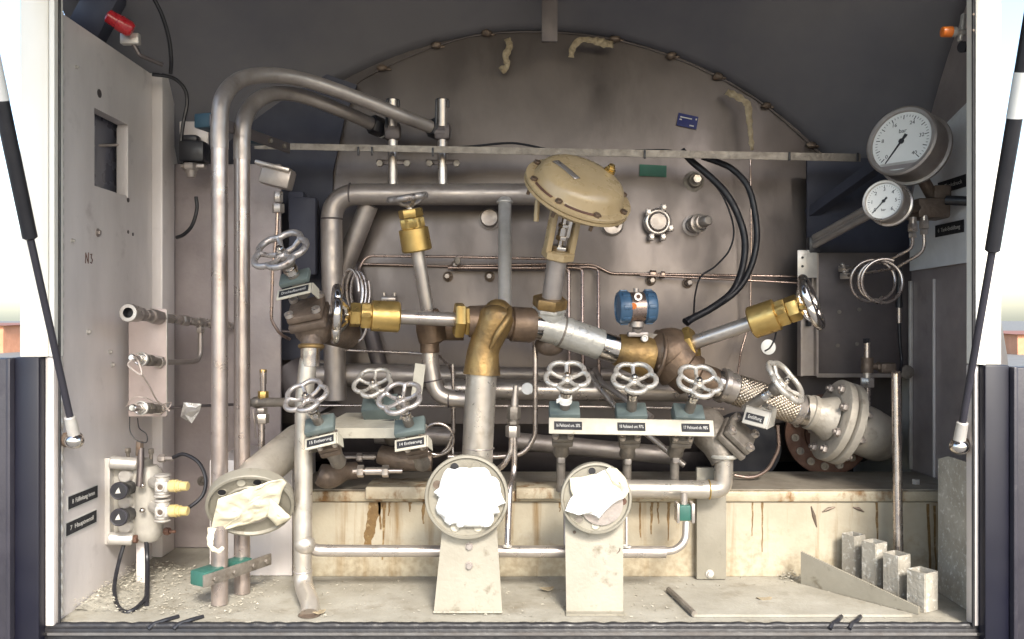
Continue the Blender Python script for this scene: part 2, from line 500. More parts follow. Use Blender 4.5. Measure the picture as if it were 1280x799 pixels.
# raised pad on the shelf
a, b = P(459, 604, 2.33), P(548, 618, 2.33)
m = MB(); m.span(a.x, b.x, 2.300, 2.43, zl - .022, zl + .012, .004); cab('shelf_pad', m, M_['lip'])
a, b = P(645, 609, 2.33), P(700, 618, 2.33)
m = MB(); m.span(a.x, b.x, 2.304, 2.40, zl - .022, zl + .008, .004); cab('shelf_pad', m, M_['lip'])

# left inner box wall with a window
XL = -1.061
ys = [2.0, 2.165, 2.355, 2.51]
zs = [F - .02, H + .340, H + .538, H + .722]
m = MB()
vid = {}
vs, fs = [], []
for i, y in enumerate(ys):
    for j, z in enumerate(zs):
        vid[i, j] = len(vs); vs.append((XL, y, z))
n0 = len(vs)
vs += [(XL - .03, y, z) for (_, y, z) in vs]
for i in range(3):
    for j in range(3):
        if (i, j) == (1, 1): continue
        q = [vid[i, j], vid[i + 1, j], vid[i + 1, j + 1], vid[i, j + 1]]
        fs.append(tuple(q)); fs.append(tuple(k + n0 for k in reversed(q)))
ring = [(1, 1), (2, 1), (2, 2), (1, 2)]
for k in range(4):
    a, b = vid[ring[k]], vid[ring[(k + 1) % 4]]
    fs.append((a, b, b + n0, a + n0))
edge = [(0, 0), (1, 0), (2, 0), (3, 0), (3, 1), (3, 2), (3, 3), (2, 3), (1, 3), (0, 3), (0, 2), (0, 1)]
for k in range(12):
    a, b = vid[edge[k]], vid[edge[(k + 1) % 12]]
    fs.append((b, a, a + n0, b + n0))
m.add(vs, fs)
LW = cab('wall_panel', m, M_['wall'])
m = MB(); m.span(XL - .052, XL - .044, 2.10, 2.42, H + .28, H + .6); part(LW, 'window_pane', m, M_['glass'])
m = MB(); m.sweep([P(118, 186, 2.165) + V((-.03, .0, 0)), P(140, 182, 2.27) + V((-.045, 0, 0)), P(166, 181, 2.36) + V((-.03, 0, 0))], .004, 8); part(LW, 'window_reflection', m, M_['pipe_dull'])  # curved rod stands in for a reflection across the pane
m = MB(); m.span(XL - .028, XL + .004, 2.345, 2.353, H + .335, H + .528, .002); part(LW, 'window_jamb', m, M_['wall'])
# weld bead on the front edge
pts, rr = [], []
for k in range(190):
    z = F + .01 + (H + .71 - F) * k / 189
    pts.append((XL + .001 + .0016 * noise.noise(V((0, 0, z * 40))), 1.998, z)); rr.append(.0078 + .0018 * math.sin(k * 1.7) + .0014 * noise.noise(V((z * 60, 3, 0))))
m = MB(); m.sweep(pts, rr, 10); part(LW, 'weld_bead', m, M_['alu'])
# bolts, holes and studs in the wall
def side_at(u, v, X=XL):          # point of the wall plane X seen at a pixel
    Y = X * FPX / (u - 640)
    return P(u, v, Y)
for (u, v, r, kind) in ((124, 117, .011, 'dark'), (95, 84, .005, 'alu'), (122, 291, .011, 'wash'), (90, 301, .006, 'alu'), (160, 290, .005, 'dark'), (166, 293, .005, 'dark'),
                        (110, 415, .008, 'alu'), (137, 440, .007, 'alu'), (140, 456, .008, 'alu'), (160, 250, .007, 'dark')):
    p = side_at(u, v)
    m = MB()
    if kind == 'dark':
        m.cyl(p + V((-.004, 0, 0)), p + V((.0012, 0, 0)), r, seg=16)
        part(LW, 'dark_hole_disc', m, M_['panel'])  # dark disc stands in for the shaded inside of a hole
    else:
        m.cyl(p, p + V((.002, 0, 0)), r, seg=16)
        m.hexn(p + V((.002, 0, 0)), p + V((.008, 0, 0)), r * .62)
        part(LW, 'bolt', m, M_['alu'] if kind == 'alu' else M_['pipe_dull'])
# the handwritten N3
Mx = Matrix(((0, 0, 1, 0), (1, 0, 0, 0), (0, 1, 0, 0), (0, 0, 0, 1)))
p = side_at(112, 323) + V((.001, 0, 0))
m = MB()
for st in (((-.022, -.014), (-.021, .012), (-.009, -.013), (-.007, .014)), ((.002, .010), (.010, .012), (.006, .003), (.013, -.004), (.008, -.012), (.001, -.010))):
    m.sweep([p + V((0, a, b)) for a, b in st], .0011, 6)
part(LW, 'handwriting', m, M_['rust'])

# C-post and rear stretch of the left wall
m = MB(); m.span(XL - .03, -1.030, 2.512, 2.605, F + .001, H + .728, .006); cab('wall_post', m, M_['wall'])
m = MB(); m.span(-1.075, -1.052, 2.606, 3.02, F + .001, H + .69); RW = cab('rear_wall_panel', m, M_['wall'])
for (u, v) in ((237, 315), (237, 435), (256, 457), (224, 499)):
    p = side_at(u, v, -1.052)
    m = MB(); m.cyl(p, p + V((.004, 0, 0)), .013, seg=16); m.hexn(p + V((.004, 0, 0)), p + V((.013, 0, 0)), .008); part(RW, 'bolt', m, M_['iron_grey'])
# pale inner panel behind the tall pipes, then dark fairings at both flanks of the tank
a, b = P(258, 205, 2.62), P(351, 520, 2.62)
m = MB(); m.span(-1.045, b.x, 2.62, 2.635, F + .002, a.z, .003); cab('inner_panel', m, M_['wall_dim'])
m = MB(); m.span(-.83, -.602, 2.335, 2.615, F + .001, H - .385, .004); cab('inner_box', m, M_['wall'])
a, b = P(340, 150, 2.66), P(413, 600, 2.66)
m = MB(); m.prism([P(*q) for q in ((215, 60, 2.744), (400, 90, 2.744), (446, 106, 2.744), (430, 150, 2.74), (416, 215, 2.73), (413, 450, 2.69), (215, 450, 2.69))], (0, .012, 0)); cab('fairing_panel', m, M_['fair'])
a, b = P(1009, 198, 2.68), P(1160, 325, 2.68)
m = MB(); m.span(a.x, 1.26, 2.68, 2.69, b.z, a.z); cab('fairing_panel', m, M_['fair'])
# panel and channel at the right
a, b = P(1020, 316, 2.66), P(1145, 470, 2.66)
m = MB(); m.span(a.x, 1.262, 2.655, 2.67, b.z, a.z, .002); RP = cab('equipment_panel', m, M_['panel'])
m = MB(); m.span(a.x, 1.262, 2.648, 2.654, b.z - .004, b.z + .008); part(RP, 'panel_hem', m, M_['pipe_dull'])
for (u, v) in ((1049, 390), (1074, 387), (1047, 432), (1071, 430)):
    p = P(u, v, 2.655); m = MB(); m.cyl(p, p + V((0, -.003, 0)), .006, seg=12); part(RP, 'rivet', m, M_['iron_grey'])
m = MB()
a, b = P(999, 316, 2.63), P(1021, 470, 2.63)
m.span(a.x, b.x, 2.64, 2.648, b.z, a.z); m.span(a.x, a.x + .006, 2.615, 2.639, b.z, a.z); m.span(b.x - .006, b.x, 2.615, 2.639, b.z, a.z)
CH = cab('channel_post', m, M_['pipe_dull'])
a, b = P(1009, 330, 2.62), P(1014, 408, 2.62)
m = MB(); m.span(a.x, b.x, 2.612, 2.636, b.z, a.z, .003); part(CH, 'cable_strap', m, M_['black'])

# right wall and its folded ridge
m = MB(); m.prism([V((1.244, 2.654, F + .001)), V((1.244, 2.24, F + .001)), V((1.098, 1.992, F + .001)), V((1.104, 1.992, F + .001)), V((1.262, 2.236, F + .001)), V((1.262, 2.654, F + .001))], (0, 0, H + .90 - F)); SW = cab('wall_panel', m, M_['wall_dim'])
p0 = side_at(1169, 340, 1.243); p1 = side_at(1169, 598, 1.243)
m = MB(); m.span(1.236, 1.2435, p0.y - .004, p0.y + .004, F + .24, H + .12, .002); part(SW, 'ridge', m, M_['wall'])
m = MB(); m.span(1.232, 1.2435, 2.64, 2.652, F + .24, H + .12, .002); part(SW, 'edge_strip', m, M_['alu'])
# closing skins (outside, back, bottom)
m = MB(); m.prism([V((-1.262, 3.2, F - .05)), V((-1.262, 2.21, F - .05)), V((-1.108, 1.993, F - .05)), V((-1.122, 1.993, F - .05)), V((-1.275, 2.21, F - .05)), V((-1.275, 3.2, F - .05))], (0, 0, H + .89 - F)); cab('outer_skin', m, M_['white'])
m = MB(); m.prism([V((1.264, 3.2, F - .05)), V((1.264, 2.235, F - .05)), V((1.107, 1.993, F - .05)), V((1.122, 1.993, F - .05)), V((1.275, 2.235, F - .05)), V((1.275, 3.2, F - .05))], (0, 0, H + .89 - F)); cab('outer_skin', m, M_['white'])
m = MB(); m.span(-1.26, 1.262, 3.15, 3.17, F - .03, H + 1.2); cab('back_plate', m, M_['void'])  # coloured near-black as the darkness behind the shelf

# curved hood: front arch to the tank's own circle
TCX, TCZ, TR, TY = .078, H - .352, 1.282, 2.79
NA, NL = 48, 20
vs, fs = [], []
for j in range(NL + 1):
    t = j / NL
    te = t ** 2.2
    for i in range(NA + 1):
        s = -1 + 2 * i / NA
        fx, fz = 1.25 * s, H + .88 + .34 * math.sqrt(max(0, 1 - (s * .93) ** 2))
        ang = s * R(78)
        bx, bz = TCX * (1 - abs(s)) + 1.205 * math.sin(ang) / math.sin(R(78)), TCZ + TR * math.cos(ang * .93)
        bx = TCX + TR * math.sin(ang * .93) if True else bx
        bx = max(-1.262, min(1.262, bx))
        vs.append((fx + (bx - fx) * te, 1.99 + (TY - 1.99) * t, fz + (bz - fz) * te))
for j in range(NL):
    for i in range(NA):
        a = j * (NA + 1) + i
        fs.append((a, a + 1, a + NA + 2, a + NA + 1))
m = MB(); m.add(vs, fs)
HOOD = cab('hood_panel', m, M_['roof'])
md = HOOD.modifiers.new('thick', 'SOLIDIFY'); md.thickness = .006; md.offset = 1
# hanging flat bar
a, b = P(677, -40, 2.60), P(697, 52, 2.60)
m = MB(); m.span(a.x, b.x, 2.60, 2.612, b.z, a.z, .002); cab('hanger_bar', m, M_['panel'])

# front sill: black rubber lip with a steel strip
m = MB(); m.span(-1.19, 1.19, 1.955, 1.986, F - .075, F - .004, .01); SILL = cab('sill', m, M_['rubber'])
m = MB()
pts = []; rr = []
for k in range(260):
    x = -1.12 + 2.24 * k / 259
    pts.append((x, 1.967 + .001 * noise.noise(V((x * 22, 0, 0))), F - .003 + .002 * noise.noise(V((x * 30, 4, 0))))); rr.append(.0085 + .0022 * noise.noise(V((x * 45, 9, 0))))
m.sweep(pts, rr, 10); part(SILL, 'seal', m, M_['rubber'])
m = MB(); m.span(-1.12, 1.12, 1.949, 1.9545, F - .019, F - .0125); part(SILL, 'trim_strip', m, M_['chrome'])
m = MB()
pts = []; rr = []
for k in range(300):
    x = -1.19 + 2.38 * k / 299
    pts.append((x, 1.948 + .002 * noise.noise(V((x * 25, 7, 0))), F - .048 + .003 * noise.noise(V((x * 30, 8, 0))))); rr.append(.012 + .003 * noise.noise(V((x * 60, 2, 0))))
m.sweep(pts, rr, 10); part(SILL, 'seal', m, M_['rubber'])
# toggles hooked over the sill
for (u, fl) in ((205, 1), (236, 1), (1042, -1), (1066, -1)):
    p = P(u, 775, 1.99)
    m = MB()
    m.sweep(fillet([p + V((.026, .02, .001)), p + V((.008, -.008, .003)), p + V((-.014, -.026, .0)), p + V((-.022, -.036, -.008))], .02), .005, 8)
    part(SILL, 'toggle', m, M_['black'])

# corner posts
def post(pts, z0, z1, name, mm, bev=None):
    mb = MB(); mb.prism([V((x, y, z0)) for x, y in pts], (0, 0, z1 - z0))
    return cab(name, mb, mm)
zc = H - .0845
XA = -1.129
post([(XA, 1.99), (XA, 1.955), (XA + .008, 1.944), (-1.070, 1.944), (-1.062, 1.950), (-1.062, 1.99)], zc, H + 1.25, 'corner_post', M_['white'])
post([(-1.0615, 1.99), (-1.0615, 1.952), (-1.055, 1.946), (-1.0465, 1.948), (-1.0465, 1.985), (-1.055, 1.99)], zc - .0, H + 1.25, 'door_jamb', M_['white'])
post([(1.062, 1.99), (1.062, 1.950), (1.070, 1.944), (1.081, 1.944), (1.083, 1.957), (1.118, 1.957), (1.127, 1.964), (1.127, 1.99)], zc - .018, H + 1.25, 'corner_post', M_['white'])
for (u, v) in ((1217, 18), (1217, 38)):
    p = P(u, v, 1.943); m = MB(); m.cyl(p, p + V((0, -.001, 0)), .0028, seg=10); cab('screw', m, M_['iron'])
# thin green-black seal at the edge of the opening
m = MB(); m.sweep([(1.0585, 1.955, F), (1.0585, 1.955, H + .8)], .0035, 8); cab('door_seal', m, M_['rubber'])
m = MB(); m.sweep([(-1.0435, 1.965, F), (-1.0435, 1.965, H + .8)], .003, 8); cab('door_seal', m, M_['rubber'])
# navy skirt and slate wings below
for s in (-1, 1):
    m = MB()
    x0, x1 = (1.072, 1.128)
    m.span(s * x0, s * x1, 1.93, 1.99, F - .1, zc - .001 - (.018 if s > 0 else 0), .004); cab('skirt_panel', m, M_['navy'])
    m = MB(); m.span(s * 1.1285, s * 1.139, 1.915, 1.99, F - .1, zc - .002 - (.02 if s > 0 else 0), .003); cab('skirt_trim', m, M_['slate'])
    m = MB(); m.span(s * 1.1395, s * 1.275, 1.925, 1.985, F - .1, zc - .004 - (.02 if s > 0 else 0), .004); cab('skirt_wing', m, M_['slate'])
# pale inner edge strip between the skirt and the opening
m = MB(); m.span(-1.0715, -1.052, 1.955, 1.99, F, zc - .001, .003); cab('inner_edge', m, M_['wall'])
m = MB(); m.span(1.060, 1.0715, 1.955, 1.99, F, zc - .02, .003); cab('inner_edge', m, M_['wall'])

# unseen open hatch lid on two gas struts, long and low to shade the cabinet
LID = thing('hatch_lid', 'white hatch lid swung open above the cabinet, out over the yard', 'hatch lid', (0, 1.95, H + 1.27))
m = MB(); m.prism([V((-1.27, 1.95, H + 1.27)), V((-1.27, .25, H + 1.24)), V((-1.27, .25, H + 1.27)), V((-1.27, 1.95, H + 1.30))], (2.54, 0, 0)); part(LID, 'lid_panel', m, M_['white'])
m = MB(); m.prism([V((-1.25, 1.93, H + 1.268)), V((-1.25, .28, H + 1.230)), V((-1.25, .28, H + 1.220)), V((-1.25, 1.93, H + 1.258))], (2.5, 0, 0)); part(LID, 'shade_sheet', m, M_['lid_shade'])  # added dark underside, cuts bounce and darkens the tank's upper reflections
def strut(ball, j, top, lab):
    T = thing('gas_strut', lab, 'gas strut', ball, 'gas struts holding the hatch open')
    d = (j - ball).normalized()
    m = MB(); m.sweep([ball + d * .05, j + d * .02], .0078, 14); part(T, 'rod', m, M_['slate'])
    m = MB(); m.lathe(j, top - j, [(0, .010), (.004, .015), ((top - j).length, .015)], 20); cy = part(T, 'cylinder', m, M_['black'])
    d2 = (top - j).normalized(); L = (top - j).length
    m = MB(); m.cyl(j + d2 * (L * .50), j + d2 * (L * .66), .0156, seg=20); part(cy, 'sticker', m, M_['dial'])
    m = MB(); m.ball(ball + V((0, -.004, 0)), .022, (1, .9, .85)); e = part(T, 'ball_socket', m, M_['chrome'])
    m = MB(); m.cyl(ball + d * .012, ball + d * .062, .0135, .0125, 16, .002); part(e, 'socket_shank', m, M_['alu'])
    m = MB(); m.cyl(ball + V((0, .012, 0)), ball + V((math.copysign(.03, ball.x), .02, 0)), .018); part(T, 'ball_stud', m, M_['iron'])
strut(P(94, 551, 1.97), P(38, 299, 1.81), P(-40, -70, 1.60), 'black gas strut with silver ball joint, against the cabinet wall with the window')
strut(P(1198, 558, 1.97), P(1240, 315, 1.82), P(1300, -40, 1.62), 'black gas strut with silver ball joint, on the side with the two gauges')

# guard plate, floor profile and square sockets at the right
pts = [V((1.100, 2.20, F + .001)), V((1.100, 2.02, F + .001)), V((1.100, 2.02, H - .345)), V((1.100, 2.15, H - .345)), V((1.100, 2.20, H - .36))]
m = MB(); m.prism(pts, (.006, 0, 0)); solo('guard_plate', m, M_['crust'], 'upright grey crusted guard plate standing at the end of the shelf beside the door post', 'guard plate', base=(1.103, 2.1, F))
a, b = P(1001, 731, 2.262), P(1148, 774, 2.03)
a.z = b.z = F
m = MB(); m.prism([a + V((0, 0, .001)), b + V((0, 0, .001)), b + V((0, 0, .018)), a + V((0, 0, .088))], (.005, .004, 0)); solo('divider_plate', m, M_['plate'], 'sloping cream sheet metal divider on the floor in front of the square sockets', 'divider plate')
for i, (u, v, Y, w_) in enumerate(((1067, 668, 2.285, 26), (1093, 677, 2.215, 28), (1121, 692, 2.145, 30), (1153, 713, 2.075, 34))):
    p = P(u, v, Y); wd = S(w_, Y); h = p.z - F
    nm = ('farthest back, against the shelf', 'second from the shelf', 'third from the shelf, under the thin upright pipe', 'nearest the sill')[i]
    T = thing('socket_tube', 'square socket tube crusted with salt, ' + nm, 'square socket', (p.x, Y, F), 'square sockets on the floor')
    m = MB(); t = .0026; rot = Matrix.Rotation(R(28), 3, 'Z')
    hw = wd * .36
    for (dx, dy, sx, sy) in ((-hw, 0, t, 2 * hw), (hw, 0, t, 2 * hw), (0, -hw, 2 * hw - t, t), (0, hw, 2 * hw - t, t)):
        m.box(V((p.x, Y, F + h / 2 + .001)) + rot @ V((dx, dy, 0)), (sx, sy, h), rot)
    part(T, 'tube_wall', m, M_['crust'])
    m = MB(); m.box((p.x, Y, F + .012), (2 * hw - t - .002, 2 * hw - t - .002, .02), rot); part(T, 'socket_bottom', m, M_['crust'])
# thin floor mat with a raised edge
a, b, c, d = (V(P(*q)) for q in ((836, 741, 2.2), (868, 772, 2.03), (1146, 773, 2.03), (1002, 733, 2.25)))
for q in (a, b, c, d): q.z = F + .001
a.y = .704 * FPX / (741 - 399.5); d.y = .704 * FPX / (733 - 399.5); b.y = c.y = .704 * FPX / (772 - 399.5)
for q, u in ((a, 836), (b, 868), (c, 1140), (d, 1000)): q.x = (u - 640) * q.y / FPX
T = thing('floor_mat', 'thin pale plate lying on the floor, dark raised edge, before the sloping divider', 'floor plate', (a + c) / 2)
m = MB(); m.prism([a, b, c, d], (0, 0, .006)); part(T, 'sheet', m, M_['floor'])
m = MB(); m.sweep([a + V((0, 0, .007)), b + V((0, 0, .007))], .0075, 8); part(T, 'raised_edge', m, M_['iron_grey'])
# bracket post at the shelf
a, b = P(869, 597, 2.318), P(906, 728, 2.318)
T = thing('bracket_post', 'flat cream bracket post with one bolt, on the shelf front under the pipe elbow', 'bracket', (a.x / 2 + b.x / 2, 2.315, F))
m = MB(); m.span(a.x, b.x, 2.300, 2.316, F + .002, a.z + .03, .003); part(T, 'plate', m, M_['plate'])
p = P(887, 717, 2.300); m = MB(); m.cyl(p, p + V((0, -.003, 0)), .011); m.hexn(p + V((0, -.003, 0)), p + V((0, -.01, 0)), .0075); part(T, 'bolt', m, M_['alu'])
# small bolt on the shelf
p = P(1145, 604, 2.40); p.z = zl; m = MB(); m.hexn(p + V((0, 0, .0005)), p + V((0, 0, .014)), .011); solo('bolt', m, M_['alu'], 'lone bolt head sticking up on the shelf near the wall ridge', 'bolt')
# cuts, holes in the shelf face
for (u0, v0, u1, v1) in ((1014, 633, 1021, 659), (1028, 640, 1044, 634), (1066, 634, 1080, 640)):
    a, b = P(u0, v0, 2.330), P(u1, v1, 2.330)
    m = MB(); m.sweep([a, (a + b) / 2 + V((0, 0, .002)), b], [.0015, .005, .0015], 8); part(LEDGE, 'scratch', m, M_['iron'])

# rust runs down the shelf face
for k, (u0, v0, u1, v1, w0, w1) in enumerate(((470, 628, 457, 690, 17, 9), (474, 628, 476, 662, 3.5, 2), (481, 628, 478, 700, 4, 1.6), (487, 628, 486, 645, 3, 1.5), (530, 628, 529, 655, 5, 1.5), (512, 628, 513, 640, 4, 1.5), (800, 628, 801, 672, 3, 1.5), (815, 628, 814, 668, 4, 1.5), (822, 628, 823, 655, 3, 1), (836, 628, 835, 676, 4, 1.5), (941, 628, 940, 670, 2, 1), (953, 628, 953, 690, 2.5, 1), (1096, 628, 1097, 690, 3, 1.2), (1160, 630, 1163, 722, 4, 2.5), (1168, 632, 1170, 724, 3, 2), (700, 628, 700, 640, 3, 1))):
    n = 14
    L_, R_ = [], []
    for i in range(n):
        t = i / (n - 1)
        u = u0 + (u1 - u0) * t + 1.2 * noise.noise(V((t * 4, k * 3.1, 0)))
        wd_ = (w0 + (w1 - w0) * t) * (1 + .5 * noise.noise(V((t * 7, k * 1.7, 5)))) / 2
        v = v0 + (v1 - v0) * t
        L_.append(P(u - wd_, v, 2.3305)); R_.append(P(u + wd_, v, 2.3305))
    m = MB(); m.prism(L_ + R_[::-1], (0, .0008, 0)); part(LEDGE, 'rust_run', m, M_['stain'])

# crumbs on the floor
m = MB()
def crumb(p, s):
    q = [V((rnd.gauss(0, s), rnd.gauss(0, s), abs(rnd.gauss(0, s * .6)))) for _ in range(4)]
    m.add([p + x for x in q], [(0, 1, 2), (0, 2, 3), (0, 3, 1), (1, 2, 3)])
for k in range(1300):
    u = rnd.random() ** 1.6
    x = -1.045 + .42 * u; y = 2.03 + .40 * rnd.random()
    z = F + .002 + max(0, .030 * (1 - u * 3.2)) * (.4 + .6 * rnd.random()) 
    crumb(V((x, y, z)), .0028)
for k in range(900):
    crumb(V((rnd.uniform(-.7, 1.05), rnd.uniform(2.0, 2.32), F + .001)), rnd.choice((.0015, .002, .003)))
for k in range(260):
    crumb(V((rnd.uniform(.72, 1.08), 2.322 - abs(rnd.gauss(0, .02)), F + .002 + abs(rnd.gauss(0, .006)))), .004)
solo('debris', m, M_['crumb'], 'pale crumbs and flakes scattered over the cabinet floor', 'debris', base=(0, 2.15, F), kind='stuff', flat=True)
# a heap of scale in the corner
m = MB()
vs, fs = [], []
n = 44
for i in range(n):
    for j in range(n):
        x = -1.058 + .30 * i / (n - 1); y = 2.06 + .40 * j / (n - 1)
        h = .014 * max(0, 1 - i / (n - 1) * 1.15) ** 2 * math.sin(PI * min(1, .15 + j / (n - 1))) + .004 * noise.noise(V((x * 40, y * 40, 0))) + .001 * noise.noise(V((x * 160, y * 160, 0)))
        vs.append((x, y, F - .004 + max(0, h)))
for i in range(n - 1):
    for j in range(n - 1):
        a = i * n + j
        fs.append((a, a + n, a + n + 1, a + 1))
m.add(vs, fs)
solo('scale_heap', m, M_['floor'], 'low heap of pale crumbled scale in the floor corner by the window wall', 'debris heap', kind='stuff')
for (u, v, Yf, lab) in ((397, 769, .704 * FPX / 369, 'dry ochre leaf beside the foot of the tall pipe'), (955, 753, .704 * FPX / 353, 'dry ochre leaf lying on the thin floor plate'), (683, 740, .704 * FPX / 340, 'dry ochre leaf between the two flange supports')):
    p = P(u, v, Yf); p.z = F + .008
    m = MB(); q = []
    for k in range(9):
        a = PI * 2 * k / 9; q.append(p + V((.02 * math.cos(a), .010 * math.sin(a), .004 * math.sin(a * 2 + 1))))
    m.prism(q, (0, 0, .0008)); solo('leaf', m, M_['tape'], lab, 'leaf', group='dry leaves on the floor')

# ------------------------------------------------------------------ tank
TB, TD = 2.90, .205
def head_y(x, z):
    q = ((x - TCX) ** 2 + (z - TCZ) ** 2) / 1.62 ** 2
    return TB - TD * math.sqrt(max(0, 1 - q))
def on_head(u, v):
    Y = 2.75
    for _ in range(12):
        p = P(u, v, Y); Y = head_y(p.x, p.z)
    return P(u, v, Y)
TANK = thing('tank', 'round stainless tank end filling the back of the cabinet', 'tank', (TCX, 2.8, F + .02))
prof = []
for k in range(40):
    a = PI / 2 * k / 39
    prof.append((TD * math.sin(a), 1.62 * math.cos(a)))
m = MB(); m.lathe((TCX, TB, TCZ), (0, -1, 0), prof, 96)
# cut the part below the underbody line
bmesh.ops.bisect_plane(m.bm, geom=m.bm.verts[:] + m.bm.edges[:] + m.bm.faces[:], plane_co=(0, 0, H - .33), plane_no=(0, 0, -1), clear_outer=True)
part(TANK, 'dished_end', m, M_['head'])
a, b = P(380, 455, 2.72), P(1020, 520, 2.72)
m = MB()
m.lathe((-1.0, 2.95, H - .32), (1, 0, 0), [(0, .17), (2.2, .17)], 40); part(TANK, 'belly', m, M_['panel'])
def ring_p(u, v):
    return P(u, v, 2.755)
# welded lugs where the hood meets the tank
for (u, v) in ((478, 86), (546, 58), (608, 43), (768, 50), (838, 71), (897, 97), (957, 133), (1013, 182)):
    p = on_head(u, v)
    m = MB(); m.ball(p + V((0, -.010, 0)), .016, (1.1, .8, .7), 2, .35, 60); m.ball(p + V((.018, -.004, -.003)), .008, (1.5, .6, .6), 2, .4, 60); part(TANK, 'weld_lug', m, M_['iron'])
pts = [on_head(u, v) + V((0, -.004, 0)) for u, v in ((440, 108), (478, 86), (546, 58), (608, 43), (690, 41), (768, 50), (838, 71), (897, 97), (957, 133), (1013, 182), (1050, 222))]
pts = spline(pts, 14)
m = MB(); m.sweep(pts, [.0026 + .0018 * noise.noise(p * 50) for p in pts], 8); part(TANK, 'weld_seam', m, M_['head'])
# nozzles
def nozzle(u, v, r, L, mm, flange=1.45):
    p = on_head(u, v)
    m = MB(); m.lathe(p + V((0, .012, 0)), (0, -1, 0), [(0, r * flange), (.016, r * flange), (.018, r), (L, r), (L + .003, r * .9)], 26)
    return p, part(TANK, 'nozzle', m, mm)
p, nz = nozzle(820, 279, .028, .055, M_['pipe_dull'])
m = MB(); m.torus(p + V((0, -.032, 0)), (0, 1, 0), .035, .008, 32, 10); part(nz, 'clamp_ring', m, M_['pipe'])
for (dx, dz) in ((.018, .045), (-.020, -.048), (.016, -.048), (-.03, .03), (.04, -.02)):
    m = MB(); m.box(p + V((dx, -.032, dz)), (.016, .018, .022), None, .003); m.hexn(p + V((dx, -.041, dz)), p + V((dx, -.050, dz)), .007); part(nz, 'clamp_lug', m, M_['pipe'])
p, nz = nozzle(866, 282, .026, .03, M_['pipe_dull'], 1.3)
m = MB()
m.lathe(p + V((0, -.03, 0)), (.35, -1, .06), [(0, .024), (.012, .024), (.013, .030), (.026, .030), (.027, .022), (.045, .022), (.046, .017), (.075, .016), (.08, .012)], 24); part(nz, 'plug', m, M_['pipe'])
p, nz = nozzle(867, 227, .022, .04, M_['iron_grey'], 1.5)
m = MB(); m.hexn(p + V((0, -.045, 0)), p + V((0, -.058, 0)), .014); part(nz, 'plug', m, M_['pipe'])
nozzle(612, 274, .028, .05, M_['pipe_dull'], 1.25)
nozzle(765, 281, .034, .03, M_['pipe_dull'], 1.1)
for (u, v) in ((813, 351), (859, 354), (560, 346), (612, 346), (570, 332)):
    p, nz = nozzle(u, v, .011, .03, M_['iron'], 1.5)
    m = MB(); m.hexn(p + V((0, -.034, 0)), p + V((0, -.044, 0)), .008); part(nz, 'plug', m, M_['pipe_dull'])
# stickers and old tape on the tank
def sticker(name, cx, cy, w, h, ang, mm, lab, cat):
    p = on_head(cx, cy)
    Y = p.y
    nrm = V((p.x - TCX, -6, p.z - TCZ)).normalized()
    ex = V((math.cos(ang), 0, math.sin(ang)))
    Fm = frame(nrm, ex, p + nrm * .0035)
    m = MB(Fm); m.box((0, 0, 0), (S(w, Y), S(h, Y), .001))
    T = thing(name, lab, cat, p)
    part(T, 'sheet', m, mm)
    return T, Fm, S(1, Y)
T, Fm, k = sticker('sticker', 859, 152, 25.5, 17, R(-11), M_['sticker_blue'], 'small tilted blue sticker with white print on the tank, above the rail', 'sticker')
for (x, y, sx, sy) in ((-2.5, 3.6, 15, 1.5), (-9, .2, 3, 1.6), (6, -5.2, 5.5, 1.7), (10.5, 4.4, 1.8, 2.2)):
    m = MB(Fm); m.box((x * k, y * k, .0011), (sx * k, sy * k, .0004)); part(T, 'print', m, M_['ink'])
sticker('sticker', 816, 214, 34, 15, R(-2), M_['sticker_green'], 'plain dark green rectangular sticker on the tank, under the rail', 'sticker')
def ribbon(pts, ws, m_, name, lab, cat, tw=0.0, seed=1):
    """a thin curled strip: points (u, v, Y), widths in px"""
    pts = spline([P(*q) for q in pts], 5)
    n = len(pts)
    vs, fs = [], []
    for i, p in enumerate(pts):
        a = pts[max(0, i - 1)]; b = pts[min(n - 1, i + 1)]
        t = (b - a).normalized()
        side = V((t.z, 0, -t.x)).normalized()
        side = (side + V((0, .3 * math.sin(i * 1.9 + seed), 0))).normalized()
        k = i / (n - 1) * (len(ws) - 1); j = min(int(k), len(ws) - 2); w_ = ws[j] + (ws[j + 1] - ws[j]) * (k - j)
        w_ = S(w_, p.y) * (1.15 + .5 * noise.noise(p * 90))
        vs += [p - side * w_ / 2, p + V((0, .0025 * math.sin(i * 2.3), 0)), p + side * w_ / 2]
    for i in range(n - 1):
        for q in range(2):
            a = i * 3 + q
            fs.append((a, a + 1, a + 4, a + 3))
    mb = MB(); mb.add(vs, fs)
    o = solo(name, mb, m_, lab, cat, sharp=14)
    md = o.modifiers.new('thick', 'SOLIDIFY'); md.thickness = .0005
    return o
ribbon([(634, 48, 2.735), (637, 58, 2.715), (632, 70, 2.70), (634, 82, 2.71), (626, 89, 2.715)], [7, 8, 7, 6, 8], M_['tape'], 'masking_tape', 'short curled strip of old tape hanging straight down from the hood seam', 'tape')
ribbon([(714, 72, 2.71), (716, 60, 2.70), (726, 50, 2.70), (742, 51, 2.69), (755, 54, 2.70), (767, 56, 2.72)], [6, 8, 7, 6, 10, 7], M_['tape'], 'masking_tape', 'bent strip of old tape in a hook shape under the hood seam', 'tape', seed=3)
ribbon([(908, 115, 2.72), (920, 120, 2.70), (934, 130, 2.69), (936, 145, 2.68), (938, 165, 2.68), (940, 188, 2.68)], [9, 8, 8, 7, 6, 5], M_['tape'], 'masking_tape', 'long strip of old tape hanging down to the rail beside the blue sticker', 'tape', seed=2)
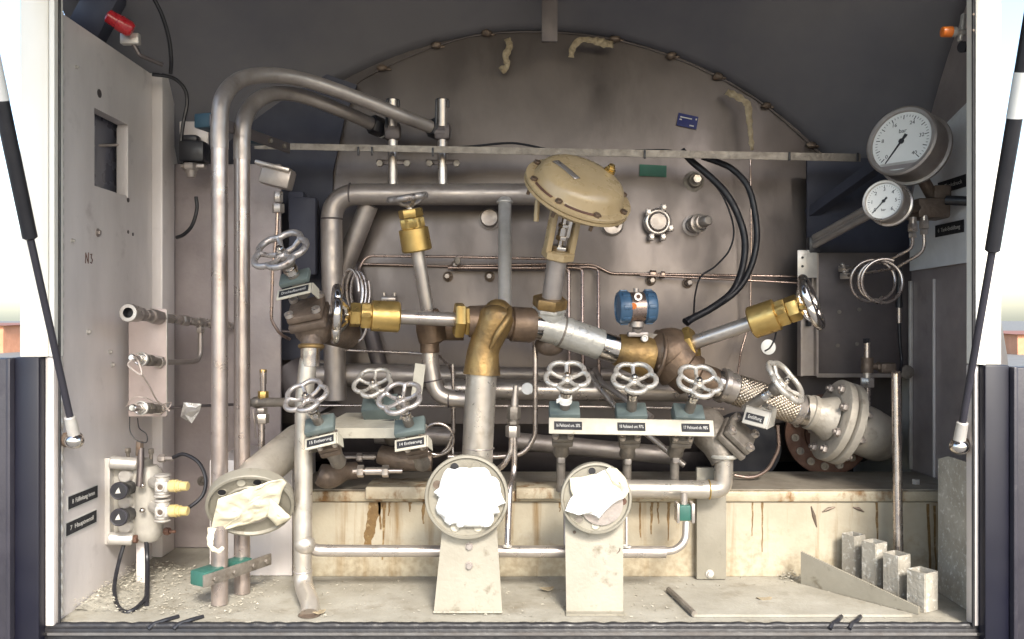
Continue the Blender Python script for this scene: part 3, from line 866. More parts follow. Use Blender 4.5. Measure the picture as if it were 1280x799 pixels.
ribbon([(710, 312 + 3, 2.70), (712, 318, 2.69), (716, 321, 2.70)], [3, 4, 3], M_['tape'], 'paper_scrap', 'tiny scrap of old paper stuck behind the actuator yoke', 'scrap')

# cross rail in front of the tank
T = thing('cross_rail', 'long grey angle rail running across the tank under the hood', 'rail', P(700, 190, 2.52))
a, b = P(318, 184, 2.52), P(1076, 197, 2.52)
m = MB()
m.prism([a + V((0, 0, -.005)), a + V((0, 0, .013)), b + V((0, 0, .011)), b + V((0, 0, -.012))], (0, .004, 0)); part(T, 'web', m, M_['iron_grey'])
m = MB(); m.prism([a + V((0, 0.005, .013)), a + V((0, .04, .013)), b + V((0, .04, .011)), b + V((0, .005, .011))], (0, 0, -.003)); part(T, 'top_flange', m, M_['pipe_dull'])
for u in (448, 465, 541, 806, 987, 1072):
    p = P(u, 192 + (u - 700) * .012, 2.516); m = MB(); m.box(p, (.006, .006, .026), None, .002); part(T, 'cable_tie', m, M_['black'])
def cable(name, pts, r, mm, lab, cat='cable', group=None, n=8, seg=8):
    m = MB(); m.sweep(spline([P(*q) for q in pts], n), r, seg)
    return solo(name, m, mm, lab, cat, group=group)
cable('cable', [(480, 184, 2.535), (540, 186, 2.54), (590, 183, 2.54), (640, 179, 2.55), (680, 186, 2.54), (700, 190, 2.54)], .0035, M_['cable'], 'black cable bulging up above the rail behind the tan actuator')
cable('cable', [(480, 187, 2.545), (560, 187, 2.55), (620, 186, 2.56), (690, 189, 2.55), (770, 189, 2.55), (830, 188, 2.55), (848, 192, 2.55)], .004, M_['cable'], 'black cable lying flat along the top of the rail')
# heavy black cables at the right
cable('cable', [(852, 188, 2.60), (866, 203, 2.59), (884, 218, 2.57), (906, 240, 2.55), (922, 268, 2.54), (931, 300, 2.53), (928, 335, 2.52), (915, 365, 2.50), (890, 385, 2.47), (866, 398, 2.45), (858, 404, 2.44)], .0105, M_['cable'], 'thick black cable, inner one of the pair looping down beside the tank plugs', seg=12)
cable('cable', [(878, 196, 2.60), (898, 203, 2.59), (916, 212, 2.57), (934, 232, 2.55), (943, 262, 2.54), (946, 300, 2.53), (938, 335, 2.52), (922, 362, 2.50), (896, 382, 2.48), (868, 396, 2.46), (856, 402, 2.44)], .0095, M_['cable'], 'thick black cable, outer one of the pair looping down beside the tank plugs', seg=12)
cable('cable', [(890, 226, 2.62), (906, 250, 2.62), (917, 285, 2.62), (912, 312, 2.62), (894, 333, 2.63), (876, 346, 2.63), (869, 368, 2.6), (867, 396, 2.5)], .0028, M_['cable'], 'thin black wire making a loop inside the thick cables')

# ------------------------------------------------------------------ valve builders
def wheel_shape(mb, Rw, lobes=5, rot=0.0, rim=None, dip=.19, dish=.18):
    """scalloped handwheel in the xy plane of mb.M, rim centre at z = 0, hub slightly below"""
    rim = rim or Rw * .115
    pts = []
    n = 80
    for k in range(n):
        a = 2 * PI * k / n
        q = abs(math.sin(lobes * (a - rot) / 2))
        rr = Rw * (1 - dip + dip * q ** .75) - rim * .5
        pts.append((rr * math.cos(a), rr * math.sin(a), 0))
    mb.sweep(pts, rim, 10, closed=True)
    hz = -Rw * dish
    for k in range(lobes):
        a = rot + 2 * PI * k / lobes
        e = Rw * (1 - dip) - rim * .5
        d = V((math.cos(a), math.sin(a), 0))
        mb.sweep([V((0, 0, hz)) + d * Rw * .12, V((0, 0, hz * .8)) + d * Rw * .45, d * e], [rim * .95, rim * .7, rim * .85], 8)
    mb.lathe((0, 0, hz - Rw * .16), (0, 0, 1), [(0, Rw * .20), (Rw * .10, Rw * .25), (Rw * .22, Rw * .24), (Rw * .28, Rw * .18)], 20)

def label_plate(T, M, w, h, text, frame_m, tw=None, t=.004):
    """framed black label, centre of M, facing its z"""
    m = MB(M); m.box((0, 0, -t / 2), (w, h, t), None, .0015)
    f = part(T, 'label_holder', m, frame_m)
    m = MB(M); m.box((0, 0, .0006), (w * .86, h * .62, .0012)); lp = part(f, 'label', m, M_['plate_black'])
    lettering(f, text, h * .38, M @ Matrix.Translation((0, 0, .0014)), M_['ink'], width=tw or w * .70)
    return f

def wheel_valve(lab, c, axis, Rw, drop, block, bodylen, wm, text=None, group=None, lbl=None, rot=0.3, xh=(1, 0, 0), bm_='iron', blockm='teal', holder='cream', body=True, name='gate_valve', dip=.19, body_dir=None):
    """valve with a scalloped wheel; axis points from body to wheel; block = (w, depth, h) of the teal sleeve at distance drop"""
    Fm = frame(axis, xh, c)
    bz = -(drop + bodylen)
    base = Fm @ V((0, 0, bz))
    T = thing(name, lab, 'valve', base, group)
    m = MB(Fm); wheel_shape(m, Rw, 5, rot, dip=dip); w_ = part(T, 'handwheel', m, wm)
    m = MB(Fm); m.hexn((0, 0, -Rw * .05), (0, 0, Rw * .10), Rw * .14); m.cyl((0, 0, Rw * .08), (0, 0, Rw * .17), Rw * .075, seg=12); part(w_, 'wheel_nut', m, M_['chrome'])
    # bonnet, bright gland rings, stem tube
    m = MB(Fm)
    z0 = -Rw * .32
    m.lathe((0, 0, 0), (0, 0, -1), [(-z0, Rw * .30), (-z0 + .006, Rw * .33), (-z0 + .022, Rw * .27), (-z0 + .024, Rw * .24)], 24); part(T, 'bonnet', m, M_['iron_grey'])
    m = MB(Fm)
    z1 = -z0 + .024
    m.lathe((0, 0, 0), (0, 0, -1), [(z1, Rw * .20), (z1 + .008, Rw * .20), (z1 + .009, Rw * .26), (z1 + .016, Rw * .26), (z1 + .017, Rw * .21), (z1 + .022, Rw * .23), (z1 + .03, Rw * .22)], 24); part(T, 'gland', m, M_['chrome'])
    m = MB(Fm); m.cyl((0, 0, -(z1 + .028)), (0, 0, bz + .02), Rw * .225, seg=22); part(T, 'stem_tube', m, M_['iron_grey'])
    if block:
        bw, bd, bh = block
        m = MB(Fm); m.box((0, 0, -drop - bh / 2), (bw, bd, bh), None, .004); blk = part(T, 'sleeve_block', m, M_[blockm])
    if text:
        lw, lh, dy, dz, tilt = lbl
        Lm = Fm @ Matrix.Translation((0, dy, dz)) @ Matrix.Rotation(tilt, 4, 'X')
        label_plate(T, Lm, lw, lh, text, M_[holder])
        # cheek of the folded label bracket
        m = MB(Lm); m.prism([V((lw * .5 + .001, lh * .5, -.002)), V((lw * .5 + .001, -lh * .5, -.002)), V((lw * .5 + .006, -lh * .3, -lh * 1.0)), V((lw * .5 + .006, lh * .5, -lh * .8))], (.0025, 0, 0)); part(T, 'bracket_cheek', m, M_[holder])
    if body:
        bw = Rw * .95
        m = MB(Fm); m.box((0, 0, bz + .010), (bw, bw, .012), None, .003); m.box((0, 0, bz - .006), (bw, bw, .016), None, .004); part(T, 'bonnet_flange', m, M_[bm_])
        for sx in (-1, 1):
            for sy in (-1, 1):
                q = V((sx * bw * .36, sy * bw * .36, bz + .016))
                m = MB(Fm); m.lathe(q, (0, 0, 1), [(0, Rw * .15), (.010, Rw * .15), (.0101, Rw * .09), (.004, Rw * .085)], 14); part(T, 'bolt', m, M_['pipe'])
        bd = body_dir
        if bd is None:
            m = MB(Fm); m.lathe((0, 0, bz - .012), (0, 0, -1), [(0, bw * .40), (.010, bw * .42), (.03, bw * .36), (.05, bw * .40), (.060, bw * .30)], 24)
            part(T, 'body', m, M_['iron_grey'])
    return T, Fm, bz

def brass_valve(lab, tip, end, Rw, segs, wm, r_tube, locknut=True, group=None, rot=0.0, wobble=0.0):
    """long-necked valve: wheel at tip, nuts, brass sleeve, steel neck to end. segs = lengths along the axis (m)"""
    ax = (tip - end).normalized()
    T = thing('long_neck_valve', lab, 'valve', end, group)
    Fm = frame(ax, (0, 0, 1) if abs(ax.z) < .8 else (1, 0, 0), tip)
    m = MB(Fm); wheel_shape(m, Rw, 5, rot, rim=Rw * .17, dip=.12, dish=.34); w_ = part(T, 'handwheel', m, wm)
    d, o = -ax, tip
    s0, s1, s2, s3, s4 = segs       # start of nut 1, nut 2, sleeve, neck, end
    m = MB(); m.cyl(o + d * Rw * .3, o + d * (s0 + .002), Rw * .17, seg=16); part(T, 'stem', m, M_['chrome'])
    m = MB(); m.hexn(o + d * s0, o + d * (s1 - .001), r_tube * 1.75); part(T, 'gland_nut', m, M_['brass'])
    m = MB(); m.hexn(o + d * s1, o + d * s2, r_tube * 1.95, rot=.35); m.cyl(o + d * (s1 + .001), o + d * (s2 + .002), r_tube * 1.72, seg=24); part(T, 'gland_nut', m, M_['brass'])
    m = MB(); m.lathe(o, d, [(s2, r_tube * 1.7), (s2 + .003, r_tube * 2.15), (s3 - .004, r_tube * 2.2), (s3, r_tube * 2.0), (s3 + .001, r_tube * 1.1)], 32); part(T, 'sleeve', m, M_['brass'])
    m = MB(); m.cyl(o + d * s3, o + d * s4, r_tube, seg=24); part(T, 'neck', m, M_['pipe'])
    return T, d

# ------------------------------------------------------------------ left wall equipment
def lbl_plate_thing(lab, u, v, wpx, hpx, Yhint, text, X, name='label_plate'):
    p = side_at(u, v, X)
    sgn = 1 if X < 0 else -1
    Mx = Matrix(((0, 0, sgn, 0), (sgn, 0, 0, 0), (0, 1, 0, 0), (0, 0, 0, 1))); Mx.translation = p
    return p, Mx
for (u, v, ln, txt, lab) in ((103, 622, .148, '8  Füllleitung innen', 'black engraved label plate on the window wall, upper of two beside the air block'), (101, 654, .152, '7  Hauptventil', 'black engraved label plate on the window wall, lower of two beside the air block')):
    p, Mx = lbl_plate_thing(lab, u, v, 0, 0, 0, txt, XL)
    T = thing('label_plate', lab, 'label', p)
    m = MB(Mx); m.box((0, 0, .0012), (ln, .036, .002)); part(T, 'backing', m, M_['ink'])
    m = MB(Mx); m.box((0, .001, .0028), (ln - .006, .030, .0012)); part(T, 'plate', m, M_['plate_black'])
    lettering(T, txt, .016, Mx @ Matrix.Translation((0, .001, .0036)), M_['ink'], width=ln * .74)

# mounting plate with three couplings
a, b = P(160, 386, 2.30), P(207.5, 521, 2.30)
T = thing('mounting_plate', 'narrow pale mounting plate with rounded corner carrying three couplings', 'mounting plate', ((a.x + b.x) / 2, 2.30, b.z))
m = MB(); m.box(((a.x + b.x) / 2, 2.305, (a.z + b.z) / 2), (b.x - a.x, .006, a.z - b.z), None, .003); pl = part(T, 'plate', m, M_['wall_pink'])
m = MB(); m.span(b.x, b.x + .0025, 2.300, 2.309, b.z + .004, a.z - .004, .001); part(pl, 'lit_edge', m, M_['alu'])  # pale strip stands in for light caught on the plate's edge
def coupling(u, v, Y0, u1, v1, Y1, lab, kind):
    a, b = P(u, v, Y0), P(u1, v1, Y1)
    d = (b - a).normalized(); L = (b - a).length
    T = thing('hose_coupling', lab, 'coupling', b, 'couplings on the mounting plate')
    if kind == 0:
        m = MB(); m.lathe(a, d, [(0.0, .013), (-.0001, .0215), (.003, .0235), (.010, .0235), (.011, .021), (.012, .021), (.045, .021), (.050, .017), (.052, .0145)], 28, cap=False); part(T, 'socket', m, M_['pipe'])
        m = MB(); m.lathe(a, d, [(.0, .0125), (.001, .0125), (.022, .0125), (.0221, .0001)], 20, cap=False); part(T, 'bore', m, M_['black'])
        m = MB(); m.torus(a + d * .003, d, .0155, .0025, 24, 8); part(T, 'bore_ring', m, M_['chrome'])
        m = MB(); m.hexn(a + d * .052, a + d * .072, .019); m.cyl(a + d * .072, a + d * .092, .0125); m.hexn(a + d * .092, a + d * .112, .017); m.cyl(a + d * .112, a + d * .125, .013); m.hexn(a + d * .125, a + d * (L - .012), .020, rot=.4); part(T, 'shank', m, M_['pipe_dull'])
    else:
        m = MB(); m.lathe(a, d, [(0, .007), (.002, .0095), (.045, .0095), (.046, .006), (.05, .006)], 20); part(T, 'spigot', m, M_['chrome'])
        m = MB(); m.lathe(a + d * .05, d, [(0, .010), (.0005, .0165), (.002, .0185), (.010, .0185), (.012, .0165)], 26); part(T, 'collar', m, M_['alu'])
        m = MB(); m.torus(a + d * .0495, d, .0135, .0022, 24, 8); part(T, 'bore_ring', m, M_['chrome'])
        m = MB(); m.cyl(a + d * .06, a + d * .088, .0125); m.hexn(a + d * .088, a + d * .115, .0165); m.cyl(a + d * .115, a + d * (L - .008), .012); part(T, 'shank', m, M_['iron_grey'])
    m = MB(); m.hexn(b + d * -.012, b + d * -.001, .018, rot=.2); part(T, 'locknut', m, M_['pipe'])
    return a, b, d
c1 = coupling(160, 391, 2.115, 201, 397, 2.30, 'big open hose coupling at the top of the mounting plate', 0)
c2 = coupling(164, 447, 2.13, 200, 453, 2.30, 'capped coupling in the middle of the mounting plate, with pale wire loop', 1)
c3 = coupling(165, 510, 2.12, 200, 511, 2.30, 'capped coupling at the bottom of the mounting plate', 1)
# tubes behind the plate
def tube_run(name, pts, r, fr, mm, lab, cat='tube', group=None, seg=12, n=6):
    m = MB(); m.sweep(fillet([P(*q) for q in pts], fr, n), r, seg)
    return solo(name, m, mm, lab, cat, group=group)
T = thing('tube_tee', 'row of grey tube fittings with a tee running back from the big open coupling', 'tube fitting', P(240, 404, 2.45))
pa, pb = P(203, 397.5, 2.312), P(300, 409, 2.62)
d = (pb - pa).normalized(); L = (pb - pa).length
m = MB(); m.sweep([pa, pb], .0075, 12); part(T, 'tube', m, M_['pipe_dull'])
for i, (f0, f1, r_) in enumerate(((.0, .2, .0135), (.22, .30, .016), (.33, .40, .011), (.42, .50, .014), (.55, .63, .015), (.68, .76, .015), (.79, .86, .013), (.92, .99, .013))):
    m = MB(); m.hexn(pa + d * L * f0, pa + d * L * f1, r_, rot=i * .3); part(T, 'nut', m, M_['pipe'])
t_ = pa + d * L * .46
m = MB(); m.hexn(t_ + V((0, 0, -.030)), t_ + V((0, 0, -.012)), .012, xhint=(1, 0, 0)); part(T, 'nut', m, M_['pipe'])
m = MB(); m.sweep(fillet([t_ + V((0, 0, -.01)), V((t_.x, t_.y, P(0, 452, t_.y).z)), P(207, 453, 2.31)], .035), .0075, 12); part(T, 'branch_tube', m, M_['pipe_dull'])
tube_run('instrument_tube', [(300, 409, 2.62), (340, 413, 2.64), (400, 418, 2.66)], .005, .01, M_['dtube'], 'thin dark tube leading back from the tee past the tall pipes')
tube_run('instrument_tube', [(205, 511, 2.311), (235, 508, 2.36), (318, 505, 2.50)], .0042, .01, M_['dtube'], 'thin dark tube from the bottom coupling to the upright fitting')
# wire loops
cable('seal_wire', [(166, 449, 2.118), (160, 456, 2.12), (168, 464, 2.13), (177, 468, 2.14), (172, 450, 2.14), (166, 446, 2.12)], .0022, M_['label_wire'], 'pale wire loop hanging on the middle coupling', 'wire')
cable('seal_wire', [(176, 466, 2.14), (186, 482, 2.2), (196, 500, 2.26), (206, 508, 2.295), (212, 514, 2.30)], .0022, M_['label_wire'], 'pale straight wire from the middle coupling down to the bottom one', 'wire')
cable('seal_wire', [(158, 508, 2.2), (166, 498, 2.18), (180, 497, 2.18), (200, 505, 2.25), (214, 503, 2.296), (208, 512, 2.296), (196, 508, 2.29)], .0013, M_['label_wire'], 'thin loose wire curled round the bottom coupling', 'wire')
cable('seal_wire', [(162, 521, 2.16), (163, 540, 2.16), (172, 551, 2.16), (183, 553, 2.16), (183, 543, 2.16), (174, 535, 2.17), (172, 523, 2.2)], .0014, M_['cable'], 'thin black wire loop hanging below the bottom coupling', 'wire')
# foil tag
m = MB()
p = [P(u, v, 2.34) for u, v in ((230, 503), (252, 505), (250, 513), (240, 529), (226, 521))]
c = sum(p, V((0, 0, 0))) / 5 + V((0, -.012, 0))
vs = p + [c]
for k in range(5): vs.append((p[k] + c) / 2 + V((0, rnd.uniform(-.008, .008), 0)))
m.add(vs, [(k, (k + 1) % 5, 6 + (k + 1) % 5, 6 + k) for k in range(5)] + [(6 + k, 6 + (k + 1) % 5, 5) for k in range(5)])
o = solo('foil_tag', m, M_['foil'], 'crumpled silver foil tag hanging on the thin tube beside the mounting plate', 'tag', flat=True)
md = o.modifiers.new('thick', 'SOLIDIFY'); md.thickness = .0015

# pneumatic block with two black knobs and two yellow-capped valves
base = P(160, 680, 2.24)
T = thing('air_block', 'grey pneumatic control block with two black key knobs and two yellow capped valves', 'control block', base)
YB = 2.26
def bx(u0, v0, u1, v1, Y, dep, mm, name, bev=.004, parent=None):
    a, b = P(u0, v0, Y), P(u1, v1, Y)
    m = MB(); m.box(((a.x + b.x) / 2, Y + dep / 2, (a.z + b.z) / 2), (b.x - a.x, dep, a.z - b.z), None, bev)
    return part(parent or T, name, m, mm)
bx(121, 573, 137, 681, 2.22, .05, M_['alu'], 'end_plate', .002)
bx(137, 576, 180, 676, 2.245, .06, M_['grey_enamel'], 'housing', .003)
a, b = P(137, 578, 2.215), P(172, 580, 2.235)
m = MB(); m.cyl(a, b, .0165, seg=22, ch=.003); part(T, 'tie_bar', m, M_['alu'])
a, b = P(135, 673, 2.215), P(166, 674, 2.235)
m = MB(); m.cyl(a, b, .0165, seg=22, ch=.003); tb = part(T, 'tie_bar', m, M_['alu'])
m = MB(); m.hexn(b, b + V((.012, 0, 0)), .011); part(tb, 'port_plug', m, M_['rust'])
for v in (595, 628, 659):
    p = P(156, v, 2.235); m = MB(); m.cyl(p + V((0, .012, 0)), p + V((0, -.004, 0)), .0195, .018, 26, .003); part(T, 'end_cap', m, M_['alu'])
for v in (614, 647):
    pa = P(148, v, 2.165); pb = P(164, v - 5, 2.25)
    dd = (pb - pa).normalized()
    m = MB(); m.lathe(pa, dd, [(0, .019), (.003, .0225), (.016, .0225), (.019, .020), (.055, .0175), ((pb - pa).length, .017)], 26); kn = part(T, 'key_knob', m, M_['black'])
    m = MB(); m.torus(pa + dd * .001, dd, .0195, .002, 26, 8); part(kn, 'knob_rim', m, M_['slate'])
    Fm = frame(-dd, (1, 0, 0), pa - dd * .0012)
    m = MB(Fm); m.add([(-.007, -.006, 0), (.006, -.005, 0), (.001, .009, 0), (-.004, .002, 0), (-.007, -.006, .001), (.006, -.005, .001), (.001, .009, .001), (-.004, .002, .001)], [(0, 1, 2, 3), (7, 6, 5, 4), (0, 4, 5, 1), (1, 5, 6, 2), (2, 6, 7, 3), (3, 7, 4, 0)]); part(kn, 'arrow_mark', m, M_['ink'])
# rounded main body
a, b = P(186, 582, 2.27), P(186, 676, 2.27)
m = MB(); m.lathe(b, (0, 0, 1), [(0, .022), (.012, .034), (.03, .037), (.16, .037), (.185, .034), ((a - b).length, .022)], 30); part(T, 'regulator_body', m, M_['grey_enamel'])
a, b = P(176, 560, 2.215), P(174, 608, 2.205)
m = MB(); m.sweep([a, P(176, 582, 2.21), b], .0085, 12); part(T, 'lever', m, M_['dtube'])
m = MB(); m.hexn(P(174, 560, 2.215) + V((0, 0, -.02)), P(175, 552, 2.215), .010); part(T, 'lever_nut', m, M_['iron'])
for (u, v) in ((160, 566), (189, 567)):
    p = P(u, v, 2.25); m = MB(); m.hexn(p, p + V((0, 0, .012)), .008); m.cyl(p + V((0, 0, -.014)), p, .0045); part(T, 'bolt', m, M_['iron_grey'])
for v in (607, 638):
    c = P(203, v, 2.185)
    m = MB(); m.cyl(c + V((-.045, .05, 0)), c + V((-.008, .005, 0)), .014, .013, 20); m.cyl(c + V((0, 0, .022)), c + V((0, 0, -.022)), .0185, seg=26, ch=.003); m.cyl(c + V((0, 0, .0225)), c + V((0, 0, .029)), .0205, seg=26, ch=.003); m.cyl(c + V((0, 0, -.0225)), c + V((0, 0, -.029)), .0205, seg=26, ch=.003); m.box(c + V((.005, -.006, 0)), (.034, .034, .028), None, .005)
    vv = part(T, 'valve_body', m, M_['alu'])
    m = MB(); m.torus(c + V((.004, -.024, 0)), (0, 1, 0), .009, .0025, 22, 8); part(vv, 'port_ring', m, M_['alu'])
    m = MB(); m.cyl(c + V((.004, -.018, 0)), c + V((.004, -.0235, 0)), .007, seg=16); part(vv, 'port_bore', m, M_['iron'])
    m = MB(); m.lathe(c + V((.022, -.004, 0)), (1, -.12, 0), [(0, .0155), (.018, .0165), (.019, .0135), (.028, .0145), (.029, .012), (.046, .012), (.048, .010)], 12, rot=.2); part(vv, 'cap', m, M_['yellow'])
    p = P(178, v, 2.21); m = MB(); m.ball(p, .0075, (1, 1, 1), 2); part(vv, 'pin', m, M_['chrome'])
p = P(206, 664, 2.24); m = MB(); m.hexn(p, p + V((.014, -.003, 0)), .010); m.cyl(p + V((.014, -.003, 0)), p + V((.03, -.006, 0)), .004); part(T, 'port_plug', m, M_['rust'])
p = P(203, 573, 2.26); m = MB(); m.hexn(p + V((-.01, 0, 0)), p + V((.008, 0, 0)), .011); m.cyl(p + V((.008, 0, 0)), p + V((.032, -.002, 0)), .006); part(T, 'hose_stub', m, M_['pipe_dull'])
# hoses of the block
cable('air_hose', [(216, 572, 2.255), (230, 568, 2.25), (248, 578, 2.24), (257, 598, 2.23), (254, 618, 2.22), (240, 632, 2.21), (225, 638, 2.21), (212, 634, 2.22)], .0050, M_['cable'], 'black air hose arching round the yellow capped valves', 'hose')
cable('air_hose', [(155, 680, 2.235), (148, 705, 2.20), (143, 733, 2.15), (146, 755, 2.09), (157, 765, 2.045), (170, 760, 2.06), (181, 749, 2.11), (184, 740, 2.17)], .0052, M_['cable'], 'black air hose drooping in a loop under the control block', 'hose')
cable('air_hose', [(183, 677, 2.25), (184, 700, 2.245), (184, 732, 2.18), (183, 756, 2.09)], .0062, M_['cable'], 'black air hose hanging straight down under the control block', 'hose')
a, b = P(170, 676, 2.275), P(184, 747, 2.275)
m = MB(); m.span(a.x, b.x, 2.275, 2.29, b.z, a.z, .002); solo('back_bracket', m, M_['wall'], 'narrow grey bracket plate under the control block, behind the hanging hoses', 'bracket')
c = P(251, 601, 2.35); m = MB(); m.cyl(c + V((0, 0, 0)), c + V((.008, -.004, 0)), .013); m.hexn(c + V((.008, -.004, 0)), c + V((.018, -.008, 0)), .008); solo('bolt', m, M_['iron_grey'], 'grey bolt in the rear wall behind the air hose arch', 'bolt')

# black position switch with cables, top of the rear wall
c = P(243, 196, 2.50)
T = thing('limit_switch', 'dark blue black switch box with pale cable gland on the rear wall', 'switch', c)
m = MB(); m.box(c + V((0, 0, .012)), (.075, .06, .062), None, .008); m.box(c + V((-.005, -.005, .05)), (.042, .04, .02), None, .005); part(T, 'housing', m, M_['black'])
m = MB(); m.hexn(c + V((-.006, -.01, -.022)), c + V((-.006, -.01, -.042)), .024); m.cyl(c + V((-.006, -.01, -.042)), c + V((-.006, -.01, -.062)), .017, .012); m.box(c + V((.0, -.005, -.03)), (.07, .03, .012), None, .003); part(T, 'cable_gland', m, M_['pipe_dull'])
m = MB(); m.box(P(243, 168, 2.53), (.085, .012, .075), None, .003); part(T, 'mounting_tab', m, M_['wall'])
cable('cable', [(245, 246, 2.49), (246, 262, 2.49), (240, 282, 2.49), (230, 293, 2.5), (221, 297, 2.515)], .0055, M_['cable'], 'black cable hanging from the switch box gland and curling to the wall')
cable('cable', [(188, -10, 2.3), (202, 18, 2.33), (211, 48, 2.36), (214, 75, 2.38), (213, 92, 2.40)], .0055, M_['cable'], 'black cable arching down from the hood to the top of the window wall')
cable('cable', [(190, 93, 2.44), (215, 97, 2.46), (230, 110, 2.48), (234, 128, 2.49), (229, 155, 2.49), (226, 182, 2.49), (228, 205, 2.48)], .0055, M_['cable'], 'black cable running over the top of the wall post to the switch box')
# red lamp above the wall
c = P(145, 26, 2.22)
T = thing('marker_lamp', 'red marker lamp with dark bracket above the top edge of the window wall', 'lamp', c)
dd = V((.75, .35, -.45)).normalized()
m = MB(); m.lathe(c - dd * .025, dd, [(0, .012), (.004, .018), (.03, .019), (.032, .021), (.062, .021), (.07, .015)], 22); part(T, 'lens', m, M_['red'])
m = MB(); m.box(c + V((.02, .04, -.035)), (.05, .02, .03), None, .004); part(T, 'bracket', m, M_['alu'])
m = MB(); m.sweep(fillet([c + V((.02, .04, -.035)), c + V((.04, .05, -.075)), c + V((.08, .1, -.085))], .01), .006, 8); part(T, 'bracket_arm', m, M_['panel'])
m = MB(); m.box(P(120, 20, 2.30), (.10, .06, .17), Matrix.Rotation(R(28), 3, 'Y'), .02); solo('lamp_housing', m, M_['fair'], 'dark blue housing behind the red marker lamp, against the hood', 'housing')
# orange lamp at the right
c = P(1183, 40, 2.03)
T = thing('marker_lamp', 'orange marker lamp on a pale clip near the top of the opening', 'lamp', c)
m = MB(); m.lathe(c + V((-.012, 0, 0)), (1, 0, .02), [(0, .008), (.002, .012), (.024, .013), (.025, .010)], 20); part(T, 'lens', m, M_['orange'])
m = MB(); m.cyl(c + V((.013, 0, 0)), c + V((.022, 0, 0)), .012); m.cyl(c + V((.022, 0, 0)), c + V((.05, .005, 0)), .008); part(T, 'lamp_socket', m, M_['alu'])
m = MB(); m.box(c + V((.039, .005, .012)), (.009, .014, .066), Matrix.Rotation(R(8), 3, 'Y'), .003); part(T, 'clip', m, M_['alu'])
m = MB(); m.cyl(c + V((.036, 0, -.036)), c + V((.05, .005, -.034)), .013); part(T, 'plug', m, M_['black'])

# two tall pipes at the left, arching back at the top as hoses
for (u, v0, v1, Y, lab, arch) in ((274.5, 150, 757, 2.105, 'tall tarnished upright pipe arching back at the top, nearer the window wall of the two', [(274.5, 186), (274.5, 158), (279, 122), (300, 100), (335, 94), (380, 100), (440, 120), (500, 144), (541, 160)]),
                                  (302.5, 165, 742, 2.19, 'tall tarnished upright pipe arching back at the top, farther from the window wall', [(302.5, 200), (302.5, 174), (306, 148), (320, 127), (345, 117), (380, 121), (430, 140), (467, 156)])):
    T = thing('upright_pipe', lab, 'pipe', P(u, v1, Y), 'pair of tall upright pipes')
    m = MB(); a = P(u, v0 + 20, Y); b = P(u, v1, Y); b.z = F + .002
    m.sweep([b, (a + b) / 2, a], .0203, 22); part(T, 'straight_pipe', m, M_['pipe_pink'])
    n = len(arch)
    pts = spline([P(q[0], q[1], Y + (2.60 - Y) * (max(0, (k - 1.8) / (n - 2.8))) ** 1.0) for k, q in enumerate(arch)], 10)
    m = MB(); m.sweep(pts, [.0216 - .002 * i / len(pts) for i in range(len(pts))], 22); ar = part(T, 'arched_pipe', m, M_['pipe_dull'])
    e = pts[-1]; dd = (pts[-1] - pts[-3]).normalized()
    m = MB(); m.hexn(e - dd * .01, e + dd * .03, .030); m.cyl(e + dd * .03, e + dd * .05, .028); part(ar, 'end_nut', m, M_['black'])
    m = MB(); m.cyl(e + dd * .0335, e + dd * .039, .0290, seg=26); part(ar, 'white_ring', m, M_['ink'])
# clamps on the pair
def clamp(u0, v0, u1, v1, Y0, Y1, mm, gm, lab):
    a, b = P(u0, v0, Y0), P(u1, v1, Y1)
    d = (b - a).normalized(); L = (b - a).length
    Fm = frame((0, 0, 1), d, (a + b) / 2)
    T = thing('pipe_clamp', lab, 'clamp', (a + b) / 2, 'clamps on the upright pipe pair')
    m = MB(Fm); m.box((0, -.030, 0), (L, .006, .030), None, .002); bar = part(T, 'clamp_bar', m, mm)
    m = MB(Fm); m.box((-L * .5 + .035, -.005, .002), (.062, .05, .036), None, .004); part(T, 'clamp_block', m, gm)
    m = MB(Fm); m.box((L * .10, -.005, .002), (.05, .05, .034), None, .004); part(T, 'clamp_block', m, gm)
    for x in (-.36, -.08, .2, .4):
        q = Fm @ V((L * x, -.033, 0)); q2 = Fm @ V((L * x, -.041, 0)); m = MB(); m.hexn(q, q2, .007); part(bar, 'bolt', m, M_['iron_grey'])
clamp(250, 140, 350, 196, 2.10, 2.45, M_['panel'], M_['bluegreen'], 'grey bar clamp with petrol blue blocks near the top of the two tall pipes')
clamp(243, 728, 328, 694, 2.045, 2.24, M_['iron_grey'], M_['green'], 'cream bar clamp with dark green block at the foot of the two tall pipes')

# upright fitting on the slanted pipe (left of the wheel)
T = thing('upright_fitting', 'small upright tube fitting with brass tip between the tall pipes and the tall flaking pipe', 'tube fitting', P(327, 575, 2.30))
def PX(u, v, Y=2.30): return P(u, v, Y)
m = MB(); m.cyl(PX(327, 522), PX(327, 572), .0085, seg=16); part(T, 'lower_tube', m, M_['tube'])
m = MB(); m.hexn(PX(327, 529), PX(327, 517), .020, xhint=(1, .3, 0)); m.hexn(PX(327, 516), PX(327, 510), .016, xhint=(1, .1, 0)); part(T, 'union_nut', m, M_['pipe'])
m = MB(); m.cyl(PX(306, 504, 2.36), PX(322, 503), .011); m.cyl(PX(318, 503), PX(372, 503, 2.27), .0125, seg=18); m.ball(PX(321, 503), .018, (1.1, 1, .9), 2); part(T, 'cross_body', m, M_['iron_grey'])
m = MB(); m.cyl(PX(329, 496), PX(329, 480), .0075, seg=14); m.cyl(PX(329, 480), PX(329, 463), .009, seg=14); part(T, 'tip', m, M_['tube'])
m = MB(); m.hexn(PX(329, 499), PX(329, 489), .014, xhint=(1, .2, 0)); part(T, 'brass_nut', m, M_['brass'])
